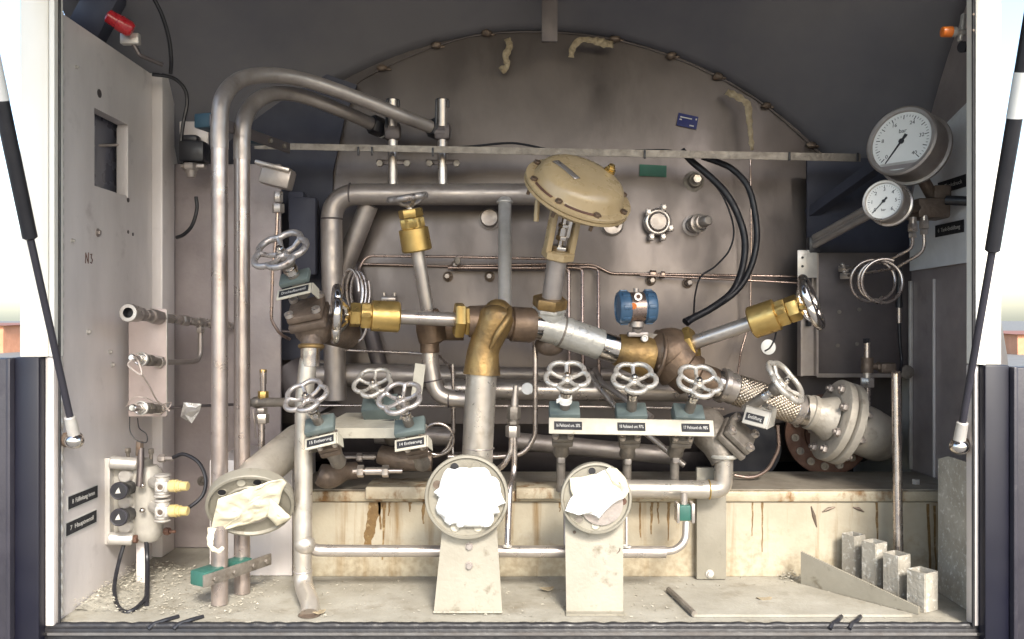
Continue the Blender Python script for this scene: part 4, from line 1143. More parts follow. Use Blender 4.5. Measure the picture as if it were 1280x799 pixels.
m = MB(); m.hexn(PX(329, 466), PX(329, 462), .0098, xhint=(1, .2, 0)); part(T, 'brass_tip', m, M_['brass'])
cable('seal_wire', [(316, 512, 2.29), (318, 528, 2.29), (320, 548, 2.30)], .0022, M_['pipe_dull'], 'short pale wire hanging beside the small upright fitting', 'wire')

# ------------------------------------------------------------------ upper pipework in front of the tank
T = thing('header_pipe', 'large grey header pipe with a rounded elbow, running across under the rail', 'pipe', P(418, 480, 2.60))
pts = fillet([P(420, 500, 2.60), P(415, 330, 2.60), P(414, 243, 2.60), P(520, 243, 2.60), P(700, 243, 2.60)], .085, 10)
r = S(13.5, 2.6)
m = MB(); m.sweep(pts, r, 24); hp = part(T, 'pipe', m, M_['pipe_dull'])
for q, ax in ((P(438, 243, 2.60), (1, 0, 0)), (P(415, 274, 2.60), (0, 0, 1))):
    m = MB(); m.torus(q, ax, r, .0028, 36, 8); part(hp, 'weld_ring', m, M_['panel'])
T = thing('branch_pipe', 'straight pale branch pipe dropping from the header pipe to the bronze run', 'pipe', P(631, 390, 2.45))
m = MB(); m.cyl(P(631, 250, 2.575), P(631, 388, 2.40), S(8.3, 2.5), seg=20); st = part(T, 'pipe', m, M_['alu'])
m = MB(); m.torus(P(631, 253, 2.572), (0, .1, 1), S(9, 2.56), .004, 26, 8); part(st, 'weld_ring', m, M_['alu'])
m = MB(); m.sweep([P(461, 256, 2.64), P(440, 310, 2.66), P(404, 398, 2.68)], S(12, 2.66), 20); solo('slanted_pipe', m, M_['pipe_dull'], 'slanted dull pipe running down behind the header elbow', 'pipe')
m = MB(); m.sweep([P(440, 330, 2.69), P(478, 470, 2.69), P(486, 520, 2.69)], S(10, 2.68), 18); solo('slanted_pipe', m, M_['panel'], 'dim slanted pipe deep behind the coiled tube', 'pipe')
# two ball valves with T handles by the rail
for (u, uv, vv, lab) in ((491, 470, 157, 'dark ball valve on a thin riser behind the rail, nearer the arching pipes'), (553, 540, 163, 'dark ball valve on a thin riser behind the rail, nearer the tan actuator')):
    T = thing('ball_valve', lab, 'valve', P(u, 232, 2.60), 'ball valves behind the rail')
    m = MB(); m.cyl(P(u, 233, 2.60), P(u, 170, 2.60), S(6, 2.6), seg=18); part(T, 'riser', m, M_['pipe'])
    m = MB(); m.box(P(u, 165, 2.60), (.05, .04, .055), None, .012); m.cyl(P(u - 9, vv + 3, 2.60), P(u + 4, vv + 3, 2.60), .022); part(T, 'body', m, M_['panel'])
    m = MB(); m.cyl(P(u, 158, 2.585), P(u, 124, 2.575), S(5.5, 2.58), seg=16); hd = part(T, 'handle', m, M_['pipe'])
    m = MB(); m.sweep(fillet([P(u - 8, 160, 2.58), P(u - 7, 124, 2.575), P(u + 7, 125, 2.575), P(u + 7, 134, 2.575)], .006), .0045, 8); part(hd, 'black_grip', m, M_['black'])
    for du in (-16, 18):
        p = P(u + du, 205, 2.59); m = MB(); m.hexn(p, p + V((0, -.012, 0)), .011); m.cyl(p, p + V((0, .02, 0)), .006); part(T, 'bolt', m, M_['iron_grey'])
    m = MB(); m.box(P(u, 203, 2.597), (.10, .008, .016), None, .002); part(T, 'clip', m, M_['panel'])
# junction box and thin rod behind the upper wheel
c = P(347, 222, 2.42)
T = thing('junction_box', 'small grey junction box with pale rim beside the tall pipes', 'junction box', c)
m = MB(); m.box(c, (.085, .06, .055), Matrix.Rotation(R(14), 3, 'Y'), .005); part(T, 'housing', m, M_['pipe_dull'])
m = MB(); m.box(c + V((-.004, -.01, .026)), (.10, .07, .012), Matrix.Rotation(R(14), 3, 'Y'), .003); part(T, 'lid', m, M_['pipe'])
m = MB(); m.hexn(P(348, 240, 2.41), P(348, 253, 2.41), .013); m.hexn(P(348, 255, 2.41), P(348, 266, 2.41), .017); part(T, 'gland', m, M_['pipe'])
tube_run('instrument_tube', [(347, 262, 2.41), (346, 290, 2.41), (341, 330, 2.41), (339, 400, 2.41), (350, 418, 2.42), (362, 424, 2.46)], .0045, .05, M_['copper'], 'thin coppery tube dropping from the small junction box')
m = MB(); m.box(P(380, 296, 2.62), (.085, .05, .24), None, .01); m.box(P(372, 260, 2.625), (.05, .05, .1), None, .01); solo('instrument_box', m, M_['fair'], 'dark blue instrument box half hidden behind the upper valve wheel', 'instrument box')

# ------------------------------------------------------------------ wheel valves
A = V((-.22, -.60, .77)).normalized()
ROWG = 'wheel valves on the white label bar'
# three valves on the bar
rowspec = ((709, 470, 708, '16 Peilstand unt. 20%', 'silver wheel valve with white tape at its neck, first on the white label bar', (0.02, -.62, .78), .32),
           (793, 472, 794, '18 Peilstand unt. 97%', 'silver wheel valve in the middle of the white label bar', (-.02, -.62, .78), .30),
           (874, 476, 864, '17 Peilstand ob. 98%', 'silver wheel valve at the end of the white label bar beside the braided hose', (.09, -.66, .75), .36))
for i, (u, v, ub, txt, lab, ax, rot) in enumerate(rowspec):
    T, Fm, bz = wheel_valve(lab, P(u, v, 2.10), ax, S(29, 2.10), .108, (.078, .050, .036), .105, M_['wheel'], group=ROWG, rot=rot, bm_='iron_grey')
    if i == 0:
        m = MB(Fm); m.lathe((0, 0, -.068), (0, 0, -1), [(0, .0155), (.006, .0175), (.012, .0165), (.018, .0178), (.02, .015)], 14); m.box((-.016, -.008, -.076), (.016, .004, .012), Matrix.Rotation(.5, 3, 'Z'), .001); part(T, 'tape_wrap', m, M_['paper'])
    # outlet below the body, down to the shelf pipe
    q = Fm @ V((0, 0, bz - .065)); m = MB(); m.cyl(q, V((q.x, q.y + .01, zl + .004)), .012); part(T, 'outlet', m, M_['iron_grey'])
    m = MB(); m.box(V((q.x, q.y - .005, q.z - .01)), (.02, .03, .03), None, .006); part(T, 'union_nut', m, M_['pipe'])
a, b = P(686, 532, 2.142), P(892, 536, 2.142)
T = thing('label_bar', 'long cream bar with three dark labels carried by three silver wheel valves', 'label bar', (a + b) / 2)
Fb = frame((0, -.92, .39), (b - a), (a + b) / 2)
L = (b - a).length
m = MB(Fb); m.box((0, 0, 0), (L, .042, .005), None, .002); br = part(T, 'bar', m, M_['cream'])
for (u, txt) in ((710, '16 Peilstand unt. 20%'), (789, '18 Peilstand unt. 97%'), (869, '17 Peilstand ob. 98%')):
    x = (u - 789) / (892 - 686) * L
    m = MB(Fb); m.box((x, 0, .0035), (.070, .021, .0015)); lp = part(T, 'label', m, M_['plate_black'])
    lettering(lp, txt, .0115, Fb @ Matrix.Translation((x, 0, .0046)), M_['ink'], width=.060)

# upper left wheel valve
T, Fm, bz = wheel_valve('silver wheel valve with big brown bolted bonnet above the tall flaking pipe', P(350, 313, 2.03), (-.24, -.66, .72), S(37, 2.03), .080, (.076, .042, .016), .085, M_['wheel_dark'], 'Druckaufbauventil', lbl=(.088, .034, -.044, -.094, R(4)), rot=.5, xh=(1, 0, .1), body=False)
yb = 2.13
C1 = P(385, 392, yb)
m = MB(Matrix.Translation(C1) @ frame((-.2, -.55, .8), (1, 0, .1)).to_3x3().to_4x4())
m.box((0, 0, .012), (.088, .088, .02), None, .006); m.box((0, 0, -.012), (.094, .094, .022), None, .006); part(T, 'bonnet_flange', m, M_['iron'])
for (dx, dy) in ((-.034, -.034), (.034, -.034), (.034, .034), (-.034, .034)):
    q = Matrix.Translation(C1) @ frame((-.2, -.55, .8), (1, 0, .1)).to_3x3().to_4x4() @ V((dx, dy, .022))
    m = MB(); m.lathe(q, (-.2, -.55, .8), [(0, .011), (.010, .011), (.0101, .006), (.003, .006)], 14); part(T, 'bolt', m, M_['pipe'])
m = MB(); m.ball(P(392, 412, yb + .04), .046, (1.1, 1.0, .9), 3, .05, 20); m.cyl(P(385, 405, yb + .02), P(436, 418, yb + .16), .040, .040, 24); m.cyl(P(390, 412, yb + .03), P(390, 436, yb + .01), .030, .027, 22); part(T, 'body', m, M_['iron'])
m = MB(); m.torus(P(389, 433, yb + .012), (0, .1, 1), .027, .006, 26, 8); part(T, 'weld_ring', m, M_['bronze'])
# flaking vertical pipe with foot elbow
T = thing('flaking_pipe', 'tall pale flaking pipe with a curved foot, standing at the front of the floor', 'pipe', P(385, 770, 2.03))
pts = fillet([P(390, 430, 2.145), P(385, 455, 2.145), P(380, 500, 2.14), P(378.5, 730, 2.12), P(388, 755, 2.05), P(387, 768, 2.028)], .045, 8)
m = MB(); m.sweep(pts, S(11.2, 2.13), 24); fp = part(T, 'pipe', m, M_['pipe_cream'])
p = P(378.5, 714, 2.122); m = MB(); m.torus(p, (0, 0, 1), S(11.2, 2.13), .002, 28, 6); part(fp, 'weld_ring', m, M_['pipe_dull'])
m = MB(); m.lathe(P(387, 458, 2.145), (.05, 0, 1), [(0, S(11.2, 2.145)), (.001, S(12, 2.145)), (.05, S(12, 2.145)), (.051, S(11.3, 2.145))], 24); part(fp, 'bright_sleeve', m, M_['chrome'])
p = P(387, 770, 2.028); p.z = F + .0015
m = MB(); m.cyl(p, p + V((0, 0, .0015)), .027, seg=22); part(T, 'floor_collar', m, M_['iron'])

# valve group with the cream tray
TR0 = P(465, 545, 2.16)
T = thing('label_tray', 'cream sheet tray with chamfered corners between three silver wheel valves', 'label tray', P(465, 548, 2.18))
Yt0, Yt1 = 2.17, 2.33
zt = P(465, 535, Yt0).z
def at_z(u, z, Y): return V(((u - 640) * Y / FPX, Y, z))
pts = [at_z(404, zt, Yt0), at_z(530, zt, Yt0), at_z(534, zt, Yt0 + .03), at_z(509, zt, Yt1), at_z(433, zt, Yt1), at_z(404, zt, Yt0 + .03)]
zb = P(450, 516, Yt1).z
for q in pts: q.z = zt + (q.y - Yt0) / (Yt1 - Yt0) * (zb - zt)
m = MB(); m.prism(pts, (0, 0, -.004)); part(T, 'sheet', m, M_['cream'])
a, b = pts[0], pts[1]
m = MB(); m.prism([a + V((0, -.001, .0)), b + V((0, -.001, 0)), b + V((0, -.001, -.026)), a + V((0, -.001, -.026))], (0, .004, 0)); part(T, 'folded_edge', m, M_['cream'])
T, Fm, bz = wheel_valve('silver wheel valve with teal block and cream label, in front of the tall flaking pipe', P(382, 495, 2.02), (-.20, -.62, .76), S(29, 2.02), .092, (.074, .050, .018), .085, M_['wheel_dark'], '15 Entleerung', lbl=(.078, .033, -.046, -.110, R(10)), rot=.55, xh=(1, 0, .2), group='wheel valves round the cream tray')
T, Fm, bz = wheel_valve('silver wheel valve with teal block and cream label, beside the big pale riser pipe', P(500, 497, 2.02), (-.16, -.62, .77), S(29, 2.02), .092, (.076, .050, .018), .085, M_['wheel_dark'], '14 Entleerung', lbl=(.078, .033, -.046, -.110, R(10)), rot=.05, xh=(1, 0, .12), group='wheel valves round the cream tray')
T, Fm, bz = wheel_valve('pale wheel valve rising behind the cream tray with a paper strip beside it', P(466, 478, 2.20), (-.12, -.66, .74), S(25.5, 2.20), .075, (.095, .055, .05), .09, M_['wheel'], '12 Gaspendelung', lbl=(.072, .022, -.045, -.112, R(20)), rot=.25, holder='plate_black', group='wheel valves round the cream tray')
# bodies' pipework between these valves
m = MB(); m.sweep(spline([P(398, 592, 2.27), P(412, 596, 2.28), P(430, 590, 2.32), P(445, 588, 2.34)], 5), [.026, .029, .031, .032, .032, .032, .031, .030, .028, .026, .025, .024, .024, .024, .024, .024], 20); solo('valve_casting', m, M_['iron'], 'brown rounded casting below the cream tray, behind the tall flaking pipe', 'casting')
m = MB(); m.sweep([P(475, 568, 2.34), P(500, 575, 2.33), P(540, 577, 2.33)], [.026, .03, .026], 20); solo('valve_casting', m, M_['iron'], 'brown rounded casting behind the bolted flange of the valve by the riser', 'casting')
T = thing('tube_union', 'bright horizontal tube union with two hex nuts below the cream tray', 'tube union', P(472, 590, 2.25))
m = MB(); m.cyl(P(441, 589, 2.25), P(503, 588.5, 2.25), .0065, seg=14); part(T, 'tube', m, M_['tube'])
m = MB(); m.cyl(P(457, 589, 2.25), P(486, 588.5, 2.25), .0105, seg=18); part(T, 'sleeve', m, M_['pipe'])
for u in (451, 482):
    m = MB(); m.hexn(P(u - 4, 589, 2.25), P(u + 4, 589, 2.25), .0165); part(T, 'nut', m, M_['pipe'])
T = thing('tube_union', 'small dim tube union with one hex nut just behind the bright one', 'tube union', P(458, 572, 2.32))
m = MB(); m.cyl(P(425, 572, 2.32), P(470, 571, 2.32), .0045, seg=12); m.cyl(P(454, 571.5, 2.32), P(468, 571.5, 2.32), .007, seg=12); part(T, 'tube', m, M_['pipe_dull'])
m = MB(); m.hexn(P(446, 572, 2.32), P(453, 572, 2.32), .012); part(T, 'nut', m, M_['pipe_dull'])
# paper strip
m = MB(); p = [P(*q) for q in ((519, 454, 2.19), (532, 456, 2.19), (527, 497, 2.19), (514, 494, 2.19))]
m.prism(p, (0, .0012, 0)); solo('paper_strip', m, M_['cream'], 'upright cream paper strip beside the wheels above the tray', 'tag')
tube_run('instrument_tube', [(410, 437, 2.62), (510, 441, 2.62), (548, 444, 2.60), (562, 458, 2.55), (566, 470, 2.5), (566, 600, 2.45)], .004, .03, M_['tube'], 'thin tube crossing behind the riser and turning down beside it')
tube_run('instrument_tube', [(566, 455, 2.4), (567, 500, 2.40), (567, 540, 2.40), (560, 560, 2.4), (548, 570, 2.40), (528, 571, 2.40)], .005, .03, M_['tube'], 'thin curved tube swinging left behind the cream tray end')
m = MB(); m.torus(P(547, 549, 2.33), (0, 1, .1), S(20, 2.33), .0042, 48, 10); solo('tube_loop', m, M_['tube'], 'round loop of thin tube between the cream tray and the riser pipe', 'tube loop')
m = MB(); m.torus(P(447, 358, 2.45), (.55, .8, 0), S(15, 2.45), .0042, 44, 8)
m.bm.verts.ensure_lookup_table()
for v in m.bm.verts: v.co.z = P(447, 366, 2.45).z + (v.co.z - P(447, 358, 2.45).z) * 1.7
m2 = MB(); o0 = P(445, 366, 2.45)
pts = []
for k in range(150):
    a = 2 * PI * k / 48
    pts.append(o0 + V((S(11, 2.45) * math.cos(a), .010 * a - .1, S(27, 2.45) * math.sin(a))))
m2.sweep(pts, .004, 8); m.bm.free()
solo('tube_coil', m2, M_['tube'], 'narrow upright coil of thin tube behind the chrome wheel of the horizontal valve', 'tube coil')
tube_run('instrument_tube', [(700, 324, 2.63), (560, 321, 2.63), (458, 320, 2.63), (449, 335, 2.62), (449, 352, 2.6)], .0042, .04, M_['copper'], 'thin tube running along the tank and down into the upright coil')
tube_run('instrument_tube', [(457, 380, 2.5), (458, 412, 2.5), (452, 426, 2.5), (440, 428, 2.5), (412, 427, 2.5)], .0045, .03, M_['tube'], 'short curved tube from the upright coil under the horizontal brass valve')

# ------------------------------------------------------------------ long-neck valves, bronze castings
def seglen(tip, end, us):       # px positions along u (or v) -> lengths
    return [abs(u - us[0]) / abs(us[-1] - us[0]) * (tip - end).length for u in us[1:]]
# horizontal one
tip, end = P(420, 392.5, 2.17), P(578, 400, 2.25)
T, d = brass_valve('long-necked brass valve lying level with its chrome wheel on edge, feeding the bronze elbow', tip, end, S(36, 2.17), seglen(tip, end, [420, 437, 450, 462, 498, 578]), M_['chrome'], S(8.8, 2.23), rot=.3)
m = MB(); m.hexn(P(568, 400, 2.246), P(580, 400.6, 2.251), S(23, 2.25), rot=.5); m.hexn(P(580, 401, 2.251), P(588, 401, 2.255), S(19, 2.25), rot=.2); part(T, 'lock_nut', m, M_['brass'])
m = MB()
rb = S(20, 2.25)
m.sweep([P(586, 402, 2.252), P(597, 402, 2.255), P(610, 402, 2.26), P(630, 404, 2.265), P(642, 405, 2.27)], [rb * .98, rb, rb * 1.05, rb * 1.0, rb * .92], 32); part(T, 'valve_body', m, M_['bronze_dark'])
m = MB()
pe = spline([P(624, 386, 2.245), P(620, 398, 2.235), P(611, 420, 2.235), P(604, 440, 2.235), P(602, 468, 2.235)], 8)
n = len(pe)
m.sweep(pe, [rb * (.55 + .42 * min(1, k / 6)) + rb * .10 * math.sin(k / n * PI * 2.2) + rb * .16 * (k / n) for k in range(n)], 32); el = part(T, 'elbow', m, M_['bronze'])
m = MB(); m.sweep(spline([P(637, 384, 2.245), P(634, 398, 2.20), P(622, 418, 2.19), P(613, 436, 2.195)], 6), [.006, .008, .010, .010, .010, .010, .010, .010, .010, .010, .010, .010, .010, .009, .008, .007, .006, .005, .004][:19], 10); part(el, 'casting_seam', m, M_['bronze'])
m = MB(); m.ball(P(622, 392, 2.25), rb * .98, (.95, 1, .95), 3, .05, 14); part(el, 'casting_knuckle', m, M_['bronze'])
# second, almost upright
tip, end = P(510, 247, 2.30), P(538, 408, 2.36)
T, d = brass_valve('long-necked brass valve standing upright, its thin wheel in front of the header pipe', tip, end, S(25, 2.30), seglen(tip, end, [247, 261, 272, 284, 313, 408]), M_['wheel_dark'], S(8.6, 2.33), rot=.2)
rb2 = S(17, 2.36)
m = MB(); m.lathe(end - d * .045, d, [(0, rb2 * .75), (.012, rb2 * .9), (.05, rb2 * 1.1), (.085, rb2 * 1.05), (.092, rb2 * .7)], 26); m.cyl(end + V((-.02, .02, -.01)), end + V((.09, .03, -.01)), rb2 * .8); part(T, 'valve_body', m, M_['bronze_dark'])
T = thing('elbow_pipe', 'bright elbowed pipe below the upright brass valve, turning behind the riser pipe', 'pipe', P(545, 480, 2.36))
pts = fillet([P(537, 420, 2.36), P(538, 455, 2.36), P(545, 497, 2.36), P(600, 500, 2.36)], .065, 9)
m = MB(); m.sweep(pts, S(10.5, 2.36), 22); ep = part(T, 'pipe', m, M_['pipe'])
m = MB(); m.lathe(P(537, 425, 2.36), (0.02, 0, -1), [(0, S(12, 2.36)), (.035, S(12, 2.36)), (.036, S(11, 2.36))], 22); part(ep, 'brown_collar', m, M_['bronze_dark'])
for (u, v, ax) in ((541, 476, (.2, 0, -1)), (561, 499, (1, 0, 0))):
    m = MB(); m.torus(P(u, v, 2.36), ax, S(10.6, 2.36), .0022, 26, 6); part(ep, 'weld_ring', m, M_['panel'])

# riser pipe and the bronze run to the right
T = thing('riser_pipe', 'thick pale scuffed riser pipe below the bronze elbow, above the middle flange', 'pipe', P(597, 600, 2.23))
pts = fillet([P(602, 464, 2.235), P(597, 560, 2.235), P(596, 621, 2.235), P(586, 621, 2.08)], .09, 9)
m = MB(); m.sweep(pts, S(19.3, 2.235), 32); rp = part(T, 'pipe', m, M_['pipe_cream'])
m = MB(); m.torus(P(598, 560, 2.235), (0.02, 0, 1), S(19.4, 2.235), .0018, 36, 6); part(rp, 'weld_ring', m, M_['pipe_dull'])
m = MB(); m.torus(P(602, 465, 2.235), (0.02, 0, 1), S(19.4, 2.235), .003, 36, 6); part(rp, 'top_rim', m, M_['iron'])

T = thing('sleeved_pipe', 'pipe run from the bronze elbow with grey sleeve and bright steel bands', 'pipe', P(715, 425, 2.30))
m = MB(); m.lathe(P(638, 405, 2.27), (P(670, 407, 2.285) - P(638, 405, 2.27)), [(0, S(20, 2.27)), (.004, S(22, 2.27)), (.055, S(22, 2.28)), (.066, S(20, 2.28))], 32); part(T, 'bronze_coupling', m, M_['bronze_dark'])
def seg_on(pts_uvY, r0, r1, mm, name, bev=.003):
    a, b = P(*pts_uvY[0]), P(*pts_uvY[1])
    L = (b - a).length
    m = MB(); m.lathe(a, b - a, [(0, r0 - bev), (bev * .7, r0), (L - bev * .7, r1), (L, r1 - bev)], 32)
    return part(T, name, m, mm)
seg_on(((662, 406, 2.28), (690, 409, 2.293)), S(18.3, 2.28), S(18.3, 2.29), M_['chrome'], 'steel_band')
seg_on(((676, 407, 2.287), (712, 417, 2.303)), S(18.6, 2.29), S(19.4, 2.30), M_['gray_sleeve'], 'grey_sleeve')
seg_on(((697, 413, 2.298), (751, 431, 2.323)), S(19.6, 2.30), S(19.2, 2.32), M_['gray_sleeve'], 'grey_sleeve', .004)
seg_on(((747, 430, 2.322), (777, 439, 2.335)), S(17.8, 2.32), S(17.8, 2.33), M_['chrome'], 'steel_band', .002)
m = MB(); m.lathe(P(700, 414, 2.2985), P(751, 431, 2.323) - P(697, 413, 2.298), [(0, S(19.9, 2.3)), (.003, S(20.1, 2.3)), (.006, S(19.9, 2.3))], 32); part(T, 'sleeve_seam', m, M_['iron_grey'])
# third long-neck valve at the right with the globe body
tip, end = P(1014, 378.5, 2.20), P(862, 430, 2.34)
T, d = brass_valve('long-necked brass valve rising to a chrome wheel on edge near the wall panel', tip, end, S(35, 2.20), seglen(tip, end, [1014, 1000, 986, 974, 941, 862]), M_['chrome'], S(9.3, 2.27), rot=.5)
dd = -d
m = MB(); m.hexn(end + dd * -.005, end + dd * .016, S(22, 2.33), rot=.3); m.hexn(end + dd * -.03, end + dd * -.006, S(18, 2.33), rot=.0); part(T, 'lock_nut', m, M_['brass'])
m = MB()
bc = P(838, 442, 2.355)
rg = S(34, 2.35)
m.ball(bc, rg * .98, (1.0, 1.0, .98), 4, .03, 12)
m.lathe(end + dd * -.075, dd, [(0, rg * .9), (.02, rg * .80), (.045, rg * .66), (.052, rg * .62)], 30)
m.sweep(spline([P(838, 446, 2.35), P(850, 458, 2.35), P(868, 472, 2.35), P(890, 480, 2.36)], 6), [rg * .95] * 7 + [rg * .8] * 5 + [rg * .62] * 7, 30)
gb = part(T, 'globe_body', m, M_['bronze_dark'])
m = MB(); m.lathe(P(770, 437, 2.333), P(815, 447, 2.35) - P(770, 437, 2.333), [(0, S(18.5, 2.33)), (.003, S(20, 2.33)), (.04, S(24, 2.33)), (.075, S(27, 2.34)), (.10, S(26, 2.34))], 32); part(gb, 'inlet_casting', m, M_['bronze'])
m = MB(); m.torus(P(818, 446, 2.345), (1, .25, -.25), rg * .92, .006, 40, 10); part(gb, 'casting_rib', m, M_['bronze_dark'])
m = MB(); m.ball(P(826, 459, 2.29), .010, (1, .5, 1), 2); part(gb, 'cast_boss', m, M_['bronze_dark'])

# actuator
T = thing('diaphragm_actuator', 'tan diaphragm actuator with domed housing on a yoke above the grey sleeve', 'actuator', P(690, 400, 2.29))
top = P(725, 226, 2.20); bot = P(688, 385, 2.29)
ax = (top - bot).normalized()
ax = V((.33, -.56, .76)).normalized()
hc = P(722, 240, 2.20)
Ra = S(70, 2.20)
m = MB(); m.lathe(hc, ax, [(-.046, Ra * .20), (-.044, Ra * .55), (-.034, Ra * .72), (-.016, Ra * .80), (-.012, Ra * .97), (-.009, Ra), (-.002, Ra), (-.001, Ra * .96), (.001, Ra * .96), (.002, Ra), (.009, Ra), (.012, Ra * .97), (.013, Ra * .86), (.018, Ra * .835), (.034, Ra * .80), (.046, Ra * .745), (.054, Ra * .66), (.0585, Ra * .5), (.0605, Ra * .22), (.061, .001)], 64, xhint=(1, 0, 0.013)); hs = part(T, 'housing', m, M_['tan'])
Fa = frame(ax, (1, 0, .013), hc)
for k in range(8):
    a = 2 * PI * (k + .35) / 8
    q = V((Ra * .91 * math.cos(a), Ra * .91 * math.sin(a), 0))
    m = MB(Fa); m.hexn(q + V((0, 0, .010)), q + V((0, 0, .020)), .0095); m.cyl(q + V((0, 0, -.03)), q + V((0, 0, -.008)), .005, seg=10); part(hs, 'bolt', m, M_['bronze_dark'])
# nameplate on the dome
def dome_z(x, y):
    r = math.hypot(x, y) / Ra
    pr = [(0, .061), (.22, .0605), (.5, .0585), (.66, .054), (.745, .046), (.80, .034), (.835, .018)]
    for (r0, z0), (r1, z1) in zip(pr, pr[1:]):
        if r0 <= r <= r1: return z0 + (z1 - z0) * (r - r0) / (r1 - r0)
    return .02
vs, fs = [], []
Fi = Fa.inverted()
nx, ny = 9, 4
e0 = Fa.to_3x3() @ V((1, 0, 0))
for i in range(nx):
    for j in range(ny):
        s = -.044 + .088 * i / (nx - 1); t = -.0095 + .019 * j / (ny - 1)
        x = -.056 + s * .62 + t * .78; y = -.022 - s * .78 + t * .62
        vs.append((x, y, dome_z(x, y) + .0015))
for i in range(nx - 1):
    for j in range(ny - 1):
        a = i * ny + j; fs.append((a, a + ny, a + ny + 1, a + 1))
m = MB(Fa); m.add(vs, fs); npl = part(hs, 'nameplate', m, M_['pipe_dull']); md = npl.modifiers.new('t', 'SOLIDIFY'); md.thickness = .001; md.offset = 1
for row in (-.004, .0005, .005):
    vs = []; m = MB(Fa)
    for k in range(12):
        s = -.038 + .076 * k / 11 + rnd.uniform(-.001, .001)
        x = -.056 + s * .62 + row * .78; y = -.022 - s * .78 + row * .62
        m.box((x, y, dome_z(x, y) + .0022), (.0042, .0022, .0005), Matrix.Rotation(-.9, 3, 'Z'))
    part(npl, 'print', m, M_['darkink'])
# small breather on the top
q = V((Ra * .50, Ra * .42, dome_z(Ra * .50, Ra * .42)))
m = MB(Fa); m.cyl(q + V((0, 0, -.004)), q + V((0, 0, .006)), .015); m.hexn(q + V((0, 0, .006)), q + V((0, 0, .014)), .012); m.cyl(q + V((0, 0, .014)), q + V((0, 0, .02)), .008); part(hs, 'breather', m, M_['brass'])
# rusty band segments on the flange rim
for (a0, a1) in ((-1.95, -1.20), (-2.75, -2.25)):
    pts = [Fa @ V((Ra * .90 * math.cos(a0 + (a1 - a0) * k / 12), Ra * .90 * math.sin(a0 + (a1 - a0) * k / 12), .0125)) for k in range(13)]
    m = MB(); m.sweep(pts, .0042, 8); part(hs, 'flange_strip', m, M_['rust'])
# yoke, stem, tube, nut
ys_, ye = P(712, 284, 2.225), P(697, 316, 2.245)
yd = (P(690, 380, 2.29) - P(708, 290, 2.23)).normalized()
yx = V((1, .35, 0)); Fy = frame(-yd, yx, P(701, 300, 2.236))
m = MB(Fy); m.box((-.033, 0, .020), (.016, .030, .115), None, .004); m.box((.033, 0, .020), (.016, .034, .115), None, .004)
m.lathe((0, 0, -.052), (0, 0, 1), [(0, .040), (.003, .044), (.020, .044), (.022, .040)], 6, rot=.5); part(T, 'yoke', m, M_['tan'])
m = MB(Fy); m.cyl((0, 0, -.03), (0, 0, .09), .0075); m.hexn((0, 0, -.028), (0, 0, -.016), .022); m.hexn((0, 0, 0), (0, 0, .012), .015); m.cyl((0, 0, .012), (0, 0, .032), .012); m.hexn((0, 0, .034), (0, 0, .044), .015); m.box((.012, -.012, .035), (.01, .01, .05), None, .002); part(T, 'stem', m, M_['chrome'])
m = MB(); m.cyl(P(697, 320, 2.245), P(688, 384, 2.285), S(12.5, 2.26), seg=24); part(T, 'neck_tube', m, M_['pipe_dull'])
m = MB(); u_ = V((-.09, .3, -.95)).normalized(); m.hexn(P(688, 372, 2.275), P(688, 372, 2.275) + u_ * .028, S(22, 2.28), rot=.25); part(T, 'bonnet_nut', m, M_['bronze'])
m = MB(); m.hexn(P(688, 372, 2.275) + u_ * .029, P(688, 372, 2.275) + u_ * .04, S(21, 2.28), rot=.1); m.cyl(P(688, 372, 2.275) + u_ * .04, P(688, 372, 2.275) + u_ * .09, S(20, 2.28)); part(T, 'bonnet_collar', m, M_['gray_sleeve'])
m = MB(); m.cyl(P(672, 250, 2.19), P(670, 277, 2.195), .007); part(T, 'vent_pin', m, M_['tan'])
m = MB(); m.ball(P(687, 431, 2.33), S(19, 2.33), (1, .9, .75), 3); part(T, 'body_bowl', m, M_['iron'])

# blue transmitter
c = P(795, 384, 2.30)
T = thing('pressure_transmitter', 'small blue two-ended pressure transmitter with gold band and orange sticker', 'transmitter', P(797, 425, 2.32))
rt = S(19.5, 2.3); dx = V((1, .12, .03)).normalized()
for s in (-1, 1):
    m = MB(); m.lathe(c + dx * s * S(5, 2.3), dx * s, [(0, rt * .96), (.012, rt * .96), (.013, rt * 1.06), (.034, rt * 1.06), (.040, rt * .96), (.041, rt * .8), (.038, rt * .78)], 14 if False else 28, rot=.1); cp = part(T, 'end_cap', m, M_['blue'])
    for k in range(8):
        a = 2 * PI * k / 8
        Fc = frame(dx * s, (0, 0, 1), c + dx * s * (S(5, 2.3) + .0235))
        m = MB(Fc); m.box((rt * 1.06 * math.cos(a), rt * 1.06 * math.sin(a), 0), (.006, .012, .02), Matrix.Rotation(a, 3, 'Z'), .002); part(cp, 'grip_lug', m, M_['blue'])
m = MB(); m.lathe(c - dx * S(9, 2.3), dx, [(0, rt * .97), (S(18, 2.3), rt * .97)], 32); bd = part(T, 'band', m, M_['copper'])
m = MB(); q = c + V((-.001, -rt * .93, .026)); m.cyl(q, q + V((0, -.010, .001)), .0105, seg=20); bs = part(T, 'conduit_boss', m, M_['alu'])
m = MB(); m.cyl(q + V((0, -.0101, .001)), q + V((0, -.011, .001)), .0055, seg=16); part(bs, 'boss_bore', m, M_['rust'])
m = MB(); q = c + V((-.012, -rt * .985, .002)); m.cyl(q, q + V((-.001, -.002, 0)), .0085, seg=20); part(bd, 'round_sticker', m, M_['orange'])
m = MB(); m.cyl(c + V((0, 0, rt * .9)), c + V((0, 0, rt * 1.2)), .007); part(T, 'top_screw', m, M_['pipe_dull'])
